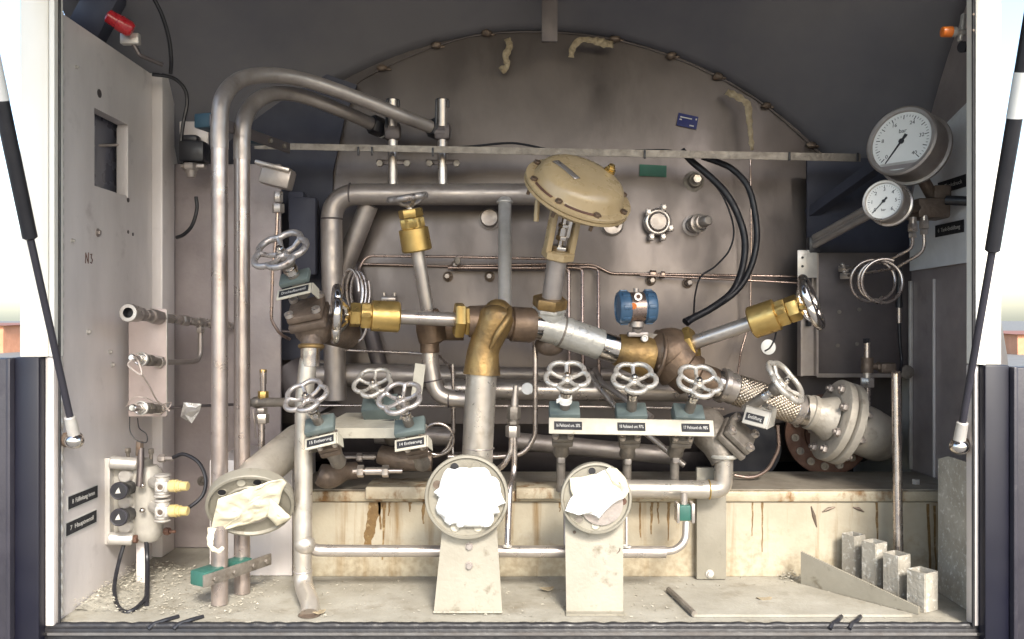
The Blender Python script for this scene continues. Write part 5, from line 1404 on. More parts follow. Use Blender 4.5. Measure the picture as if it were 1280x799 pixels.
m = MB(); m.cyl(P(796, 402, 2.30), P(796, 409, 2.30), .02); m.cyl(P(797, 409, 2.30), P(797, 416, 2.31), .014); m.box(P(797, 418, 2.31), (.055, .03, .014), None, .004); part(T, 'mount', m, M_['pipe_dull'])
m = MB(); m.prism([P(778, 424, 2.32), P(797, 413, 2.32), P(822, 418, 2.32), P(815, 425, 2.32)], (0, .003, 0)); part(T, 'mounting_plate', m, M_['iron_grey'])
p = P(806, 423, 2.29); m = MB(); m.cyl(p, p + V((0, .03, -.004)), .0095); m.torus(p, (0, 1, 0), .007, .003, 18, 6); part(T, 'port_fitting', m, M_['alu'])

# ------------------------------------------------------------------ braided hose, bolted flange joint, elbow
T = thing('braided_hose', 'braided steel hose between bright ferrules, below the end valve on the bar', 'hose', P(950, 495, 2.40))
ha, hb = P(888, 477, 2.37), P(1032, 523, 2.43)
hd = (hb - ha).normalized(); HL = (hb - ha).length
def hpt(u): return ha + hd * (HL * (u - 888) / (1032 - 888))
def hring(u0, u1, r0, r1, mm, name, bev=.002, par=None):
    a, b = hpt(u0), hpt(u1); L = (b - a).length
    m = MB(); m.lathe(a, hd, [(0, r0 - bev), (bev, r0), (L - bev, r1), (L, r1 - bev)], 32); return part(par or T, name, m, mm)
rh = S(19.5, 2.4)
hring(884, 899, rh * .95, rh * .95, M_['chrome'], 'steel_band')
hring(899, 906, rh * 1.10, rh * 1.12, M_['pipe'], 'ferrule')
hring(906, 917, rh * 1.0, rh * 1.0, M_['pipe'], 'ferrule')
hring(990, 999, rh * 1.02, rh * 1.02, M_['pipe'], 'ferrule')
hring(999, 1008, rh * .98, rh * .98, M_['chrome'], 'steel_band')
Fh = frame(hd, (0, 0, 1), hpt(917))
BL = (hpt(991) - hpt(917)).length
nt_, na_ = 260, 264
vs, fs = [], []
for i in range(nt_ + 1):
    t = BL * i / nt_
    for k in range(na_):
        a = 2 * PI * k / na_
        p_ = 12 * a + t * PI / .0125
        q_ = 12 * a - t * PI / .0125
        h = (abs(math.cos(p_)) * abs(math.cos(q_))) ** .7
        g_ = .5 + .5 * math.cos(2 * p_ - 2 * q_)
        r = rh * .94 + .0032 * h * (.6 + .4 * g_)
        vs.append((r * math.cos(a), r * math.sin(a), t))
for i in range(nt_):
    for k in range(na_):
        fs.append((i * na_ + k, i * na_ + (k + 1) % na_, (i + 1) * na_ + (k + 1) % na_, (i + 1) * na_ + k))
m = MB(Fh); m.add(vs, fs); part(T, 'braid', m, M_['hose'], sharp=60)

T = thing('flange_joint', 'big bolted pipe flange pair with a rounded elbow end beside the upright tubes', 'flange joint', P(1045, 530, 2.5))
fa, fb = P(1003, 512, 2.42), P(1056, 530, 2.545)
fd = (P(1085, 540, 2.56) - P(1003, 508, 2.445)); fd = V((.94, .03, -.31)).normalized()
m = MB(); m.lathe(fa, fd, [(0, rh * 1.0), (.018, rh * 1.05), (.020, rh * 1.14), (.032, rh * 1.14), (.034, rh * 1.05), (.046, rh * 1.10), (.07, rh * 1.35), (.082, rh * 1.5)], 36); part(T, 'weld_neck', m, M_['cast_alu'])
RF = S(52, 2.435)
f1 = P(1037, 524, 2.435)
for i, off in enumerate((0, .030)):
    m = MB(); m.lathe(f1 + fd * off, fd, [(0, RF * .96), (.003, RF), (.021, RF), (.024, RF * .96)], 56); fl = part(T, 'flange', m, M_['cast_alu'])
m = MB(); m.lathe(f1 + fd * .0245, fd, [(0, RF * .86), (.005, RF * .86)], 48); part(T, 'gasket', m, M_['black'])
Ff = frame(fd, (0, 0, 1), f1)
for k in range(8):
    a = 2 * PI * (k + .4) / 8
    q = V((RF * .80 * math.cos(a), RF * .80 * math.sin(a), 0))
    m = MB(Ff); m.hexn(q + V((0, 0, -.013)), q + V((0, 0, -.001)), .0125); m.cyl(q + V((0, 0, -.02)), q + V((0, 0, .075)), .006, seg=12); m.hexn(q + V((0, 0, .055)), q + V((0, 0, .068)), .0125); part(T, 'bolt', m, M_['pipe_dull'])
m = MB()
e0 = f1 + fd * .054
pts = spline([e0, e0 + fd * .05, P(1085, 541, 2.47), P(1095, 546, 2.56), P(1094, 548, 2.72)], 8)
m.sweep(pts, S(31, 2.48), 32); part(T, 'elbow', m, M_['cast_alu'])
# rusty ring flange behind
c = P(1032, 543, 2.63)
T = thing('ring_flange', 'rusty round ring flange with bolts, half hidden behind the grey bolted flanges', 'flange', c)
rr_ = S(50, 2.63)
na = V((-.15, -1, .1)).normalized()
m = MB(); m.lathe(c, na, [(0, rr_ * .9), (.002, rr_), (.022, rr_), (.024, rr_ * .97), (.0241, rr_ * .55), (.01, rr_ * .5)], 48); part(T, 'ring', m, M_['rust'])
Fr = frame(na, (1, 0, 0), c)
for k in range(14):
    a = 2 * PI * k / 14 + .1
    q = V((rr_ * .78 * math.cos(a), rr_ * .78 * math.sin(a), .024))
    m = MB(Fr); m.lathe(q, (0, 0, 1), [(0, .0115), (.010, .0115), (.0101, .007), (.003, .007)], 14); part(T, 'bolt', m, M_['iron_grey'])
m = MB(); m.cyl(c + V((0, .002, 0)), c + V((.05, .4, 0)), rr_ * .8, rr_ * .8, 32); part(T, 'neck', m, M_['void'])
# deep horizontal pipes behind the wheels
T = thing('return_pipe', 'long polished horizontal pipe behind the three wheel valves', 'pipe', P(700, 487, 2.56), 'long horizontal pipes behind the valves')
m = MB(); m.cyl(P(556, 486, 2.56), P(866, 490, 2.56), S(12.5, 2.56), seg=24); part(T, 'pipe', m, M_['pipe'])
m = MB(); m.cyl(P(398, 468, 2.64), P(566, 470, 2.64), S(14, 2.64), seg=24); solo('return_pipe', m, M_['pipe_dull'], 'dull horizontal pipe behind the pale wheel and the paper strip', 'pipe', group='long horizontal pipes behind the valves')
m = MB(); m.cyl(P(560, 467, 2.66), P(880, 470, 2.66), S(9, 2.66), seg=20); solo('return_pipe', m, M_['pipe_dull'], 'grey horizontal pipe just above and behind the long polished one', 'pipe', group='long horizontal pipes behind the valves')
m = MB(); m.cyl(P(470, 543, 2.62), P(566, 546, 2.60), S(12, 2.6), seg=20); solo('return_pipe', m, M_['pipe_dull'], 'dim horizontal pipe seen through the round tube loop', 'pipe', group='long horizontal pipes behind the valves')
m = MB(); m.cyl(P(640, 551, 2.62), P(846, 570, 2.56), S(11, 2.6), seg=22); solo('sloping_pipe', m, M_['pipe_dull'], 'dull sloping pipe behind the stems of the three wheel valves', 'pipe')
m = MB(); m.cyl(P(360, 460, 2.70), P(400, 520, 2.68), S(26, 2.7), seg=26); solo('dark_cylinder', m, M_['panel'], 'fat dark pipe deep behind the tall flaking pipe', 'pipe')
tube_run('instrument_tube', [(400, 507, 2.5), (700, 508, 2.5), (905, 511, 2.5)], .0036, .01, M_['tube'], 'thin straight tube running level below the long polished pipe')
m = MB(); m.sweep([P(744, 462, 2.6), P(752, 478, 2.53), P(795, 508, 2.45), P(815, 522, 2.4)], .0085, 12); solo('slanted_tube', m, M_['pipe_dull'], 'dull slanted tube passing behind the middle wheel valve', 'tube')
m = MB(); m.sweep([P(738, 470, 2.56), P(772, 512, 2.45), P(856, 582, 2.36)], .0085, 12); solo('slanted_tube', m, M_['pipe'], 'long slanted tube crossing behind the label bar', 'tube')
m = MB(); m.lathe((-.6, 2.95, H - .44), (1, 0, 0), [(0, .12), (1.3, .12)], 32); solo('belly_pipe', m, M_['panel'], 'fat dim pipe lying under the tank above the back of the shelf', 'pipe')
# hooks of tube beside the actuator
for (u, v, rr_, i) in ((711, 339, 9, 0), (728, 336, 12, 1), (748, 336, 14, 2)):
    tube_run('instrument_tube', [(560, 335, 2.66 + .008 * i), (u - 12, 335 - i * .5, 2.66 + .008 * i), (u, 336, 2.66 + .008 * i), (u, 395, 2.64), (u + 1, 470, 2.62)], .0052, .045, M_['copper'], ('bright tube hooking down beside the actuator neck, first of three', 'bright tube hooking down between two others beside the actuator', 'bright tube hooking down, outermost of three beside the actuator')[i], group='hooked tubes')
tube_run('instrument_tube', [(449, 330, 2.70), (560, 333, 2.70), (700, 330, 2.70), (742, 331, 2.70), (764, 342, 2.70), (1006, 346, 2.68)], .0042, .06, M_['copper'], 'thin coppery tube stepping down along the tank face towards the wall panel')
tube_run('instrument_tube', [(800, 344, 2.67), (1001, 354, 2.65)], .0036, .01, M_['copper'], 'thin coppery tube just below the stepped one, ending at the channel post')
m = MB(); m.hexn(P(812, 343, 2.69), P(820, 343.3, 2.69), .013); m.hexn(P(826, 343.5, 2.69), P(831, 343.7, 2.69), .011); solo('tube_nut', m, M_['copper'], 'coppery tube nut on the stepped tube below the ringed plug', 'tube nut')
m = MB(); m.box(P(572, 326, 2.62), (.018, .012, .024), None, .003); solo('tube_clip', m, M_['iron_grey'], 'small clip holding two thin tubes beside the upright brass valve', 'tube clip')
m = MB(); m.box(P(486, 374, 2.68), (.045, .02, .012), None, .003); m.cyl(P(480, 370, 2.675), P(480, 366, 2.675), .006); m.cyl(P(493, 370, 2.675), P(493, 366, 2.675), .006); solo('tank_clip', m, M_['pipe'], 'small bright bolted clip on the tank between two brass valves', 'clip')
tube_run('instrument_tube', [(938, 196, 2.66), (939, 300, 2.66), (938, 400, 2.66), (926, 440, 2.62), (922, 470, 2.58)], .0030, .05, M_['copper'], 'very thin upright tube hanging from the rail past the brass sleeve')
tube_run('instrument_tube', [(669, 410, 2.36), (669, 545, 2.36), (655, 568, 2.36), (620, 571, 2.36), (560, 571, 2.36)], .0072, .06, M_['tube'], 'bright tube dropping beside the riser and bending left near the shelf', n=9)
# tags
for (u, v, r_, Y, lab) in ((960, 434, 9.5, 2.55, 'white plastic disc tag hanging on black wire beside the channel post'), (659, 486, 7.5, 2.44, 'pinkish disc tag hanging at the long polished pipe')):
    c = P(u, v, Y); T = thing('disc_tag', lab, 'tag', c)
    m = MB(); m.lathe(c, (.1, -1, .1), [(0, S(r_, Y) * .95), (.001, S(r_, Y)), (.003, S(r_, Y)), (.004, S(r_, Y) * .94)], 28); part(T, 'disc', m, M_['dial'])
    if u > 900:
        m = MB(); m.sweep(spline([c + V((-.012, -.006, -.012)), c + V((.005, -.007, 0)), c + V((.02, -.004, .03)), P(972, 402, 2.52)], 6), .0025, 8); part(T, 'wire', m, M_['cable'])
    else:
        m = MB(); m.sweep([c + V((-.014, 0, .008)), c + V((-.03, .005, .014))], .0012, 6); part(T, 'wire', m, M_['tube'])

# double upright fitting in the middle
T = thing('relief_fitting', 'upright fitting with large hex nut over two thin tubes beside the riser pipe', 'tube fitting', P(641, 560, 2.26))
def Q(u, v, Y=2.26): return P(u, v, Y)
m = MB(); m.cyl(Q(643.5, 500), Q(645, 482), .0085, .0075, 16); m.cyl(Q(643, 510), Q(643.5, 499), .010, seg=16); part(T, 'tip', m, M_['pipe'])
m = MB(); m.hexn(Q(642, 524), Q(642.5, 508), .0185); m.cyl(Q(642, 530), Q(642, 522), .013); m.hexn(Q(641.5, 531), Q(641.5, 527), .0165); part(T, 'body', m, M_['iron_grey'])
m = MB(); m.hexn(Q(641, 546), Q(641, 532), .0195); part(T, 'union_nut', m, M_['pipe'])
m = MB(); m.sweep(fillet([Q(639.5, 545), Q(639, 565), Q(630, 582), Q(606, 596, 2.3)], .06, 8), .0078, 14); part(T, 'tube', m, M_['tube'])
m = MB(); m.sweep(fillet([Q(643, 545), Q(643, 590), Q(637, 610, 2.22), Q(634, 686, 2.16)], .08, 8), .0082, 14); part(T, 'tube', m, M_['tube'])

# collecting pipe low in front of the shelf
T = thing('collecting_pipe', 'long low horizontal pipe in front of the shelf, joining the flaking pipe', 'pipe', P(600, 689, 2.16))
m = MB(); m.sweep(fillet([P(379, 674, 2.125), P(392, 688, 2.14), P(430, 688.5, 2.16), P(832, 690, 2.16)], .04, 8), S(7.4, 2.16), 22); cp = part(T, 'pipe', m, M_['pipe'])
m = MB(); m.sweep(fillet([P(822, 690, 2.16), P(845, 688, 2.16), P(857, 676, 2.17), P(858, 652, 2.18)], .05, 8), S(4.8, 2.16), 16); part(T, 'end_bend', m, M_['pipe'])
m = MB(); m.ball(P(381, 681, 2.118), .0262, (1, .9, 1), 3); part(T, 'tee_weld', m, M_['pipe_cream'])
for u in (634, 783): 
    m = MB(); m.torus(P(u, 683, 2.152), (0, 0, 1), .0095, .003, 20, 8); part(cp, 'weld_ring', m, M_['alu'])
tube_run('instrument_tube', [(706, 600, 2.24), (706, 683, 2.17)], .004, .01, M_['pipe_dull'], 'thin upright tube behind the taped flange with the wide support')
tube_run('instrument_tube', [(783, 600, 2.24), (783, 684, 2.165)], .004, .01, M_['pipe_dull'], 'thin upright tube at the edge of the wide flange support')
c = P(855, 640, 2.19)
T = thing('teal_coupling', 'small teal coupling block on the end bend of the low pipe', 'coupling', c)
m = MB(); m.box(c, (.030, .034, .040), None, .004); part(T, 'block', m, M_['green'])
m = MB(); m.box(c + V((-.018, 0, 0)), (.007, .04, .05), None, .002); m.box(c + V((.020, 0, 0)), (.009, .04, .05), None, .002); m.cyl(c + V((0, 0, .02)), c + V((0, 0, .05)), .009); part(T, 'clip', m, M_['pipe'])
# shelf pipe and the big black-and-grey angle valve
T = thing('outlet_pipe', 'pale horizontal pipe on the shelf ending in an upward elbow under the angle valve', 'pipe', P(840, 612, 2.27))
pts = fillet([P(770, 611, 2.25), P(880, 612, 2.25), P(904, 611, 2.25), P(905, 572, 2.25)], .05, 10)
m = MB(); m.sweep(pts, S(11.5, 2.25), 26); op = part(T, 'pipe', m, M_['pipe_cream'])
m = MB(); m.torus(P(886, 612, 2.25), (1, 0, 0), S(11.6, 2.25), .0022, 28, 6); part(op, 'weld_ring', m, M_['brass'])
T, Fm, bz = wheel_valve('silver wheel angle valve tilted in front of the braided hose, with grey label bracket', P(982, 477, 2.16), (.62, -.52, .60), S(32, 2.16), .075, None, .080, M_['wheel'], None, rot=.1, xh=(.7, 0, -.7), body=False, dip=.13)
Fk = frame((-.30, -.90, .32), (.93, -.25, -.26), P(945, 522, 2.19))
m = MB(Fk); m.box((0, 0, 0), (.062, .046, .006), None, .003); lb = part(T, 'label_holder', m, M_['grey_enamel'])
m = MB(Fk); m.prism([V((-.031, .023, .002)), V((.031, .023, .002)), V((.038, .05, -.045)), V((-.012, .055, -.045))], (0, 0, -.004)); m.prism([V((.031, .023, .002)), V((.031, -.023, .002)), V((.042, .0, -.045)), V((.038, .05, -.045))], (.003, 0, 0)); part(lb, 'bracket_cheek', m, M_['grey_enamel'])
m = MB(Fk); m.box((-.002, -.003, .0045), (.046, .019, .002)); part(lb, 'label', m, M_['plate_black'])
lettering(lb, 'Entlüftung', .013, Fk @ Matrix.Translation((-.002, -.003, .0058)), M_['ink'], width=.034)
for (x, y) in ((.0, .034), (.026, .034)):
    q = Fk @ V((x, y, -.012)); m = MB(); m.hexn(q, q + V((0, -.008, .008)), .0065); part(lb, 'bolt', m, M_['pipe'])
bc = P(921, 546, 2.24)
Fq = frame((.55, -.62, .58), (.62, .0, -.60), bc)
m = MB(Fq); m.box((0, 0, .012), (.085, .085, .018), None, .005); m.box((0, 0, -.010), (.092, .092, .020), None, .006); part(T, 'bonnet_flange', m, M_['iron_grey'])
for (dx, dy) in ((-.032, -.032), (.032, -.032), (.032, .032), (-.032, .032)):
    m = MB(Fq); m.lathe((dx, dy, .021), (0, 0, 1), [(0, .0115), (.010, .0115), (.0101, .007), (.003, .007)], 16); part(T, 'bolt', m, M_['pipe'])
m = MB()
m.sweep(spline([P(876, 520, 2.34), P(884, 535, 2.31), P(896, 555, 2.27), P(904, 578, 2.25)], 7), [.038, .042, .046, .048, .050, .051, .052, .052, .052, .052, .051, .050, .048, .046, .044, .042, .040, .038, .036, .034, .032, .031][:22], 30); m.cyl(bc + V((-.01, .02, -.01)), P(893, 552, 2.28), .036, .042, 24); part(T, 'body', m, M_['iron_grey'])
m = MB(); m.torus(P(904.5, 570, 2.25), (0, 0, 1), .032, .006, 28, 8); part(T, 'weld_ring', m, M_['gray_sleeve'])
tube_run('instrument_tube', [(972, 532, 2.4), (974, 560, 2.42), (960, 588, 2.44), (940, 598, 2.45), (918, 594, 2.46)], .0052, .07, M_['copper'], 'coppery tube curving under the braided hose to the angle valve', n=9)
# black cylinder stands in for the unlit opening behind the copper arc
m = MB(); m.lathe(P(935, 560, 2.62), (0, 1, 0), [(0, S(42, 2.6)), (.4, S(42, 2.6))], 36); solo('dark_cylinder', m, M_['void'], 'fat black stand-in for the dark opening behind the curving coppery tube', 'pipe')

# ------------------------------------------------------------------ flanges with taped covers
def crumple(outline, Y, mm, name, lab, n0=V((0, -1, 0)), amp=.009, seed=0, tilt=None, rings=7, lift=.012):
    """a crumpled sheet over a flange; outline in px"""
    base = [P(u, v, Y if tilt is None else tilt(u, v)) for u, v in outline]
    c = sum(base, V((0, 0, 0))) / len(base)
    dense = []
    n = len(base)
    for i in range(n):
        a, b = base[i], base[(i + 1) % n]
        k = max(2, int((b - a).length / .010))
        for j in range(k):
            dense.append(a + (b - a) * j / k)
    nd = len(dense)
    vs, fs = [], []
    for r_ in range(1, rings + 1):
        for i, p in enumerate(dense):
            q = c + (p - c) * (r_ / rings)
            w1 = noise.noise(q * 24 + V((seed, 0, 0)))
            w2 = abs(noise.noise(q * 45 + V((0, seed, 0))))
            e = lift * (1 - (r_ / rings) ** 3) + .002
            h = e + amp * (.7 * w1 + .9 * w2)
            if r_ == rings: h = .003 + amp * .9 * abs(noise.noise(q * 60 + V((5, seed, 0))))
            vs.append(q + n0 * max(.0015, h))
    ci = len(vs); vs.append(c + n0 * (lift + .003))
    for i in range(nd): fs.append((ci, i, (i + 1) % nd))
    for r_ in range(rings - 1):
        for i in range(nd):
            a = r_ * nd + i; b = r_ * nd + (i + 1) % nd
            fs += [(a, a + nd, b + nd), (a, b + nd, b)]
    m = MB(); m.add(vs, fs)
    o = solo(name, m, mm, lab, 'tape cover', sharp=28)
    md = o.modifiers.new('thick', 'SOLIDIFY'); md.thickness = .0012; md.offset = -1
    return o
def flange_disc(lab, c, n, Rr, holes, hole_r=.0115, spigot=.62):
    T = thing('pipe_flange', lab, 'flange', c, 'pipe flanges facing the yard')
    Fl = frame(n, (1, 0, .013), c)
    m = MB(Fl); m.lathe((0, 0, 0), (0, 0, 1), [(-.024, Rr * .94), (-.021, Rr * .985), (-.004, Rr * .985), (-.003, Rr * 1.0), (.006, Rr * 1.0), (.008, Rr * .985), (.009, Rr * .93), (.005, Rr * .915), (.002, Rr * .90), (.0018, Rr * spigot), (.006, Rr * (spigot - .02)), (.006, .001)], 64); d_ = part(T, 'disc', m, M_['plate'])
    for a, mm in holes:
        q = V((Rr * .76 * math.cos(a), Rr * .76 * math.sin(a), .0015))
        m = MB(Fl); m.cyl(q, q + V((0, 0, .0012)), hole_r, seg=22); part(d_, 'bolt_hole', m, M_[mm])
        m = MB(Fl); m.torus(q + V((0, 0, .001)), (0, 0, 1), hole_r, .0014, 22, 6); part(d_, 'hole_rim', m, M_['plate'])
    return T, Fl
# middle flange
nf = V((0, -1, .03)).normalized()
c2 = P(583.5, 621, 2.04)
T, Fl = flange_disc('round cream flange under the riser pipe, covered by bright white tape', c2, nf, S(52.5, 2.04), [(R(112), 'black'), (R(72), 'plate'), (R(157), 'iron'), (R(-112), 'cream'), (R(-70), 'cream'), (R(25), 'plate')])
for a in (R(92), R(-88)):
    q = V((S(41, 2.04) * math.cos(a), S(41, 2.04) * math.sin(a), .002)); m = MB(Fl); m.cyl(q, q + V((0, 0, .002)), .005, seg=12); part(T, 'screw', m, M_['plate'])
ol = []
for k in range(40):
    a = 2 * PI * k / 40
    r_ = 39.5 + rnd.uniform(-3.5, 5.5)
    x, y = r_ * math.cos(a), r_ * math.sin(a)
    y = max(-37, min(37, y))
    ol.append((587 + x * 1.02, 621 + y))
crumple(ol, 2.03, M_['paper'], 'tape_cover', 'bright white tape cover with jagged edge stuck over the middle flange', seed=1, amp=.012)
# right flange
c3 = P(745, 622.5, 2.05)
T, Fl = flange_disc('round cream flange with wide support, half covered by torn white tape', c3, nf, S(44.5, 2.05), [(R(98), 'black'), (R(-8), 'rust'), (R(-92), 'cream'), (R(-130), 'iron_grey'), (R(60), 'plate')], .010)
m = MB(Fl); m.lathe((.012, -.012, .0062), (0, 0, 1), [(0, S(27, 2.05)), (.002, S(27, 2.05))], 40); part(T, 'bore', m, M_['pipe_dull'])
crumple([(706, 638), (713, 622), (726, 610), (742, 594), (762, 584), (780, 600), (786, 614), (779, 622), (768, 628), (757, 637), (748, 649), (741, 642), (722, 643)], 2.035, M_['paper'], 'tape_cover', 'torn bright white tape sheet hanging across the flange with wide support', seed=4, amp=.012, rings=8)
crumple([(712, 597), (728, 596), (744, 592), (741, 600), (728, 611), (716, 620), (713, 612)], 2.042, M_['paper_cream'], 'tape_cover', 'cream tape corner at the top of the flange with wide support', seed=6, amp=.005, lift=.004)
crumple([(756, 586), (770, 585), (781, 597), (786, 612), (781, 622), (775, 612), (764, 603)], 2.032, M_['paper_cream'], 'tape_cover', 'crumpled cream tape edge lifting off the flange with wide support', seed=9, amp=.012, lift=.010)
# left tilted flange
n1 = V((.17, -.80, -.56)).normalized()
c1_ = P(313, 631, 2.08)
T, Fl = flange_disc('round cream flange tilted downward in front of the tall pipes, taped over', c1_, n1, S(53.5, 2.08), [(R(135), 'black'), (R(68), 'black'), (R(95), 'cream'), (R(-150), 'rust')], .011)
m = MB(Fl); m.lathe((.0, -.006, .0062), (0, 0, 1), [(0, S(26, 2.08)), (.002, S(26, 2.08))], 40); part(T, 'bore', m, M_['pipe_dull'])
def tilt1(u, v):
    # depth of the tilted flange's face under a pixel
    d = P(u, v, 1.0) - V((0, 0, H)); o = V((0, 0, H))
    t = (c1_ + n1 * .008 - o).dot(n1) / d.dot(n1)
    return t
crumple([(264, 660), (268, 642), (273, 622), (300, 613), (335, 601), (352, 597), (358, 602), (353, 613), (348, 630), (334, 645), (310, 654), (285, 659), (273, 664), (266, 672)], 0, M_['paper_cream'], 'tape_cover', 'wrinkled cream tape strips wrapped across the tilted flange', n0=n1, seed=2, amp=.008, tilt=tilt1, rings=9, lift=.003)
crumple([(338, 622), (346, 628), (364, 645), (362, 648), (346, 656), (334, 643)], 0, M_['paper_cream'], 'tape_cover', 'loose cream tape corner folded at the side of the tilted flange', n0=n1, seed=5, amp=.004, tilt=tilt1, rings=5, lift=.008)
ribbon([(265, 660, 2.05), (263, 672, 2.04), (264, 684, 2.035), (273, 689, 2.035), (279, 684, 2.04)], [9, 7, 5, 5, 4], M_['paper_cream'], 'tape_tail', 'curled cream tape tail hanging below the tilted flange', 'tape')
T = thing('slanted_pipe', 'grey slanted pipe running up and back from the tilted flange', 'pipe', P(360, 560, 2.2))
m = MB(); pd = -n1
m.sweep(fillet([c1_ + pd * .02, c1_ + pd * .09, P(372, 552, 2.33), P(410, 536, 2.48)], .1, 6), S(23, 2.2), 28); part(T, 'pipe', m, M_['cast_alu'])
# supports
T = thing('flange_support', 'tapered cream support plate with two bolts, under the middle flange', 'support plate', P(586, 768, 2.035))
pts = [P(553, 660, 2.062), P(621, 660, 2.062), P(628, 768, 2.035), P(542, 768, 2.035)]
for q in pts[2:]: q.z = F + .002
m = MB(); m.prism(pts, (0, .006, 0)); part(T, 'plate', m, M_['plate'])
m = MB(); m.prism([pts[3] + V((0, -.002, 0)), pts[2] + V((0, -.002, 0)), pts[2] + V((0, .05, 0)), pts[3] + V((0, .05, 0))], (0, 0, .004)); part(T, 'foot', m, M_['plate'])
for sx_ in (0, 1):
    q0, q1 = (pts[3], pts[2]) if sx_ == 0 else (pts[2], pts[1])
    wp = [q0 + (q1 - q0) * (k / 60) + V((.0, -.003, .004 if sx_ == 0 else 0)) for k in range(61)]
    if sx_ == 0:
        m = MB(); m.sweep(wp, [.0028 + .0012 * noise.noise(p_ * 300) for p_ in wp], 8); part(T, 'weld_bead', m, M_['plate'])
for v in (683, 707):
    p = P(586.5, v, 2.0615 - (v - 660) * .00025); m = MB(); m.cyl(p + V((0, .002, 0)), p + V((0, -.002, 0)), .0095); m.hexn(p + V((0, -.002, 0)), p + V((0, -.009, 0)), .0075, rot=.3); part(T, 'bolt', m, M_['pipe_dull'])
T = thing('flange_support', 'wide straight cream support plate with scraped foot, under the flange with torn tape', 'support plate', P(743, 766, 2.04))
pts = [P(706, 640, 2.085), P(779, 640, 2.085), P(779, 766, 2.04), P(708, 766, 2.04)]
for q in pts[2:]: q.z = F + .002
m = MB(); m.prism(pts, (0, .006, 0)); part(T, 'plate', m, M_['plate'])
m = MB(); m.span(pts[3].x - .002, pts[2].x + .002, 2.02, 2.08, F + .001, F + .005); part(T, 'foot', m, M_['plate'])
p = P(718, 665, 2.076); m = MB(); m.cyl(p, p + V((0, -.003, 0)), .004, seg=10); part(T, 'screw', m, M_['iron'])
p = P(773, 689, 2.068); m = MB(); m.sweep([p + V((-.004, -.001, -.006)), p + V((.003, -.001, .002)), p + V((.004, -.001, .008))], .0012, 6); part(T, 'scratch', m, M_['iron'])

# ------------------------------------------------------------------ gauges and right wall
RX = 1.243
pts = [side_at(1106, 250, RX), side_at(1106, 331, RX), side_at(1211, 318, RX), side_at(1211, 140, RX)]
ya, yb_ = pts[0].y, 2.265
z0 = H + .145; z1 = H + .62
T = thing('gauge_plate', 'pale grey mounting plate on the wall carrying both gauges and two labels', 'gauge plate', (1.235, 2.4, H + .15))
m = MB(); m.prism([V((1.236, yb_, z0 + .01)), V((1.236, 2.78 if False else 2.64, z0 + .005)), V((1.236, 2.64, z0 + .20)), V((1.236, 2.55, z1 - .1)), V((1.236, yb_, z1 - .02))], (-.004, 0, 0)); gp = part(T, 'plate', m, M_['plate_pale'])
for (u, v, ln, txt) in ((1190, 231, .15, '5  Tankdruck'), (1187, 286, .155, '6  Tank-Entlüftung')):
    p, Mx = lbl_plate_thing('', u, v, 0, 0, 0, txt, 1.2315)
    m = MB(Mx); m.box((0, 0, .0014), (ln, .034, .002)); lp = part(T, 'label', m, M_['plate_black'])
    lettering(lp, txt, .016, Mx @ Matrix.Translation((0, 0, .0027)), M_['ink'], width=ln * .78)
def gauge(lab, c, n, Rg, depth, nums, needle, small):
    T = thing('pressure_gauge', lab, 'gauge', c + n * -depth, 'pressure gauges')
    Fg = frame(n, (-n.y, n.x, 0), c)
    m = MB(Fg); m.lathe((0, 0, 0), (0, 0, 1), [(-depth, Rg * .90), (-depth + .003, Rg * .97), (-depth + .006, Rg * 1.05), (-depth + .014, Rg * 1.05), (-depth + .016, Rg * .97), (-.014, Rg * .95), (-.012, Rg * 1.0), (0, Rg * 1.0), (.004, Rg * .95), (.003, Rg * .86), (-.006, Rg * .85), (-.006, .001)], 56); part(T, 'case', m, M_['pipe_dull'] if not small else M_['pipe'])
    m = MB(Fg); m.lathe((0, 0, -.0055), (0, 0, 1), [(0, Rg * .845), (.0012, Rg * .845)], 48); dl = part(T, 'dial', m, M_['dial'])
    a0, a1 = R(225), R(-45)
    for k in range(0, nums * 5 + 1 if small else nums * 4 + 1):
        N_ = nums * 5 if small else nums * 4
        a = a0 + (a1 - a0) * k / N_
        big = k % (5 if small else 4) == 0
        L_ = Rg * (.12 if big else .06)
        m_ = MB(Fg @ Matrix.Rotation(a, 4, 'Z')); m_.box((Rg * .76 - L_ / 2, 0, -.0041), (L_, Rg * (.022 if big else .012), .0004)); part(dl, 'tick', m_, M_['darkink'])
    for k in range(nums + 1):
        if not small and k % 2: continue
        a = a0 + (a1 - a0) * k / nums
        r_ = Rg * .56
        lettering(dl, str(k if small else k * 4), Rg * (.24 if small else .15), Fg @ Matrix.Translation((r_ * math.cos(a), r_ * math.sin(a), -.0041)), M_['darkink'], name='numeral')
    lettering(dl, 'bar', Rg * .17, Fg @ Matrix.Translation((0, -Rg * (.42 if small else -.30), -.0041)), M_['darkink'], name='numeral')
    Fn = Fg @ Matrix.Rotation(needle, 4, 'Z')
    m = MB(Fn); m.prism([V((-Rg * .22, -Rg * .05, -.003)), V((-Rg * .22, Rg * .05, -.003)), V((0, Rg * .03, -.003)), V((Rg * .72, Rg * .012, -.003)), V((Rg * .72, -Rg * .012, -.003)), V((0, -Rg * .03, -.003))], (0, 0, .001)); m.cyl((0, 0, -.004), (0, 0, -.001), Rg * .075, seg=20); part(T, 'needle', m, M_['darkink'])
    return T, Fg
gn = V((-.76, -.60, .19)).normalized()
T, Fg = gauge('large round pressure gauge with pale dial above the smaller one', P(1126, 176, 2.26), gn, S(45, 2.26), .085, 10, R(236), False)
m = MB(Fg); m.box((0, -S(29, 2.26), -.0035), (S(50, 2.26), .007, .002)); part(T, 'dial_strip', m, M_['alu'])
